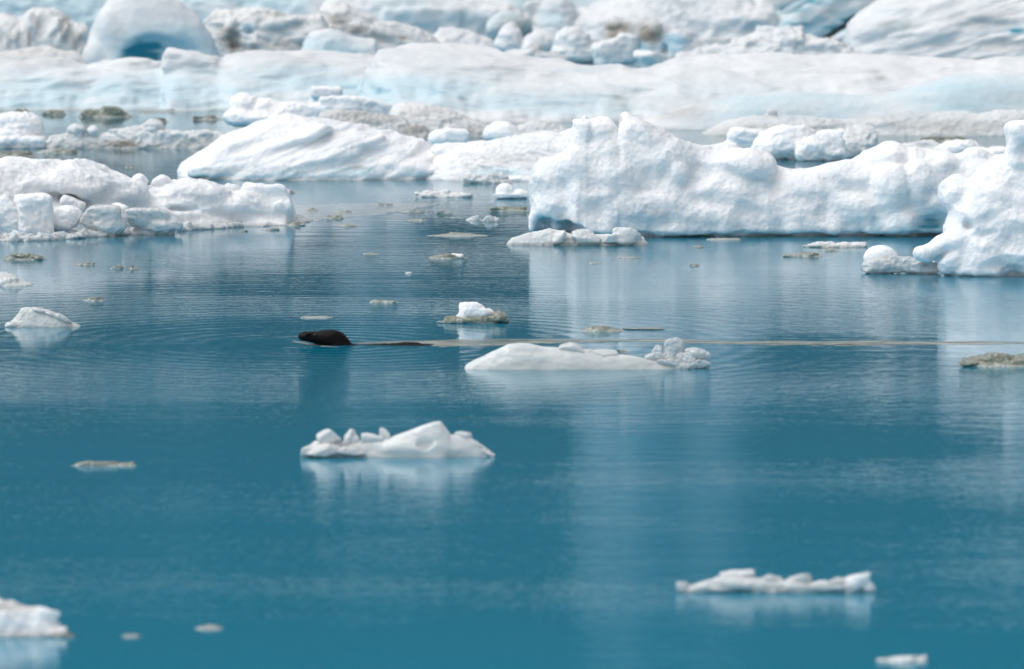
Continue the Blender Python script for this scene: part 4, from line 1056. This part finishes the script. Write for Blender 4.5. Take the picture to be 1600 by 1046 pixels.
ice('ice_floe', 'brownish white floe cut by the lower left corner', 'ice floe', 997,
    [RG([(-70, 936), (-10, 934), (20, 940), (44, 950), (60, 946), (80, 954), (88, 970), (98, 990), (104, 997)], 40, 36, 34, p=2.4, b=8), H(66, 964, 26, 24, 20, 14, seed=223, k=4), H(20, 962, 14, 34, 20, 16, seed=224, k=4), H(60, 988, 10, 40, 16, 8, seed=225, k=4)], SNOW,
    parts=[('silt_rim', [H(98, 993, 14, 20, 12, 4, seed=226)], OLIVE, dict(paints=()))],
    vox=1.8, k=5, noise=[(3.4, (16, 16, 11), 3), (1.5, (6, 6, 5), 3)], seed=87, under=8, paints=[('dirt', 10, 946, 50, 12, .5), ('dirt', 40, 990, 80, 6, .4), ('dirt', 52, 950, 10, 8, .4)])
brash(108, 214, 729, 11, OLIVE, 'long thin olive stick of ice at lower left', 340, lumps=5, depth=.25, n2=.8)
brash(1494, 1640, 574, 27, OLIVE, 'low olive grey floe cut by the right edge', 341, lumps=6, name='ice_floe', cat='ice floe', depth=.6, group='melting floes')
brash(1368, 1452, 1036, 16, GLAZE, 'pale greyish scrap by the bottom edge at right', 342, lumps=4, depth=.5, group='melting floes')
brash(190, 222, 996, 7, OLIVE, 'small brownish scrap right of the lower left floe', 343, lumps=2)
brash(304, 350, 984, 8, OLIVE, 'small brownish scrap at the lower left, farther right', 344, lumps=2)

# ------------------------------------------------------------------ the seal, swimming left
def seal():
    yb = 540
    prims = [E(487, 527, 8, 19, 11, 8, roll=-7, k=6), E(474, 526.5, 8, 8.5, 8, 6, k=5),            # muzzle
             E(512, 529, 8, 24, 14, 13, roll=-4, k=8), E(527, 533, 8, 20, 14, 14, roll=-24, k=8),     # skull and nape
             E(535, 548, 9, 26, 18, 15, roll=-20, k=8), E(585, 556, 9, 60, 26, 15, k=10),           # neck, shoulders below the surface
             E(650, 557, 9, 80, 34, 20, k=12), E(634, 541.3, 9, 19, 8, 5, roll=6, k=7), E(588, 542.0, 9, 54, 6, 3.3, roll=0, k=6),           # back just breaking the surface
             E(760, 566, 9, 90, 28, 18, roll=-3, k=12), E(850, 574, 9, 50, 16, 11, k=10),              # loins
             B(905, 578, -2, 30, 9, 3, yaw=-10, rnd=.9, k=6), B(905, 578, 20, 30, 9, 3, yaw=10, rnd=.9, k=6),     # hind flippers
             B(600, 574, -26, 30, 20, 3.5, yaw=35, rnd=.9, k=8), B(600, 574, 44, 30, 20, 3.5, yaw=-35, rnd=.9, k=8),  # fore flippers
             E(482, 522, -2.5, 4, 3, 2.2, k=2.5)]
    V, Q, at = sculpt(yb, prims, vox=1.3, k=6, noise=[(.7, (9, 9, 6), 2)], under=70, relax_it=2)
    (gx, gy), s = ground(520, yb)
    V = V.copy()
    V[:, 0] -= 520
    root = bpy.data.objects.new('seal', None)
    root.empty_display_size = .1
    COL.objects.link(root)
    root.location = (gx, gy, 0)
    def add(nm, me):
        o = bpy.data.objects.new(nm, me)
        COL.objects.link(o)
        o.parent = root
        return o
    body = add('body', mesh_from('body', V * s, Q, FUR))
    for v in (-3.2, 19.0):
        V, Q, at = sculpt(yb, [E(493, 523.5 - v * 0.09 + v * math.sin(dep(yb)) - v * math.sin(dep(yb)), v, 2.6, 2.0, 2.4)], vox=.5, k=1, under=70, relax_it=1)
        V = V.copy(); V[:, 0] -= 520
        add('eye', mesh_from('eye', V * s, Q, EYE)).parent = body
    for v in (5.5, 10.5):
        V, Q, at = sculpt(yb, [E(466.6, 525 - v * .09, v, 1.2, 1.4, .9)], vox=.35, k=1, under=70, relax_it=1)
        V = V.copy(); V[:, 0] -= 520
        add('nostril', mesh_from('nostril', V * s, Q, EYE)).parent = body
    finish_thing(root, 'dark wet seal swimming left with its head above water', 'seal')
seal()

# its wake: a low smooth ridge, pale with painted ice reflection
def wake_strip(name, pts, mat, seed, zh=.012):
    """pts: (px, row, half width in rows)."""
    rg_ = random.Random(seed)
    c = ground(pts[len(pts) // 2][0], pts[len(pts) // 2][1])[0]
    P = np.array(pts, float)
    xs = np.arange(P[0, 0], P[-1, 0], 3.0)
    yc = np.interp(xs, P[:, 0], P[:, 1])
    hw = np.interp(xs, P[:, 0], P[:, 2])
    nz = fbm(np.stack([xs / 110, xs * 0 + seed, xs * 0], 1).astype(np.float32), 4)
    nz2 = fbm(np.stack([xs / 80, xs * 0 + seed + 9, xs * 0], 1).astype(np.float32), 4)
    V, m = [], 7
    for i, x in enumerate(xs):
        a, b = yc[i] - hw[i] * max(.15, 1 + .8 * nz[i]), yc[i] + hw[i] * max(.15, 1 + .8 * nz2[i])
        for j in range(m):
            t = j / (m - 1)
            (gx, gy), s = ground(x, a + (b - a) * t)
            V.append((gx - c[0], gy - c[1], -.004 + zh * math.sin(math.pi * t) ** .8 * (.8 + .5 * nz2[i]) * min(1, hw[i] / 1.5)))
    n = len(xs)
    i = np.arange(n * m).reshape(n, m)
    Q = np.stack([i[:-1, :-1], i[:-1, 1:], i[1:, 1:], i[1:, :-1]], -1).reshape(-1, 4)
    me = mesh_from(name, np.array(V), Q, mat)
    o = bpy.data.objects.new(name, me)
    COL.objects.link(o)
    o.location = (c[0], c[1], 0)
    finish_thing(o, None, None, None, 'structure')
    return o
wake_strip('wake', [(545, 537, .3), (570, 536.5, 1.6), (640, 535.5, 4.2), (690, 536.5, 6.4), (760, 536, 6.4), (850, 533.5, 4.2), (1000, 532.5, 3.2), (1100, 534.5, 4.4), (1200, 536.5, 4.4), (1400, 536.5, 3.8), (1640, 536, 4.0), (1850, 535, 2.6), (2100, 534, .3)], FOAM_SHEEN, 3)
wake_strip('bow_wave', [(452, 533, .2), (462, 534, 1.8), (480, 537.5, 1.6), (505, 541, 1.4), (530, 543, 1.2), (552, 543, .3)], FOAM_SHEEN, 4, .008)
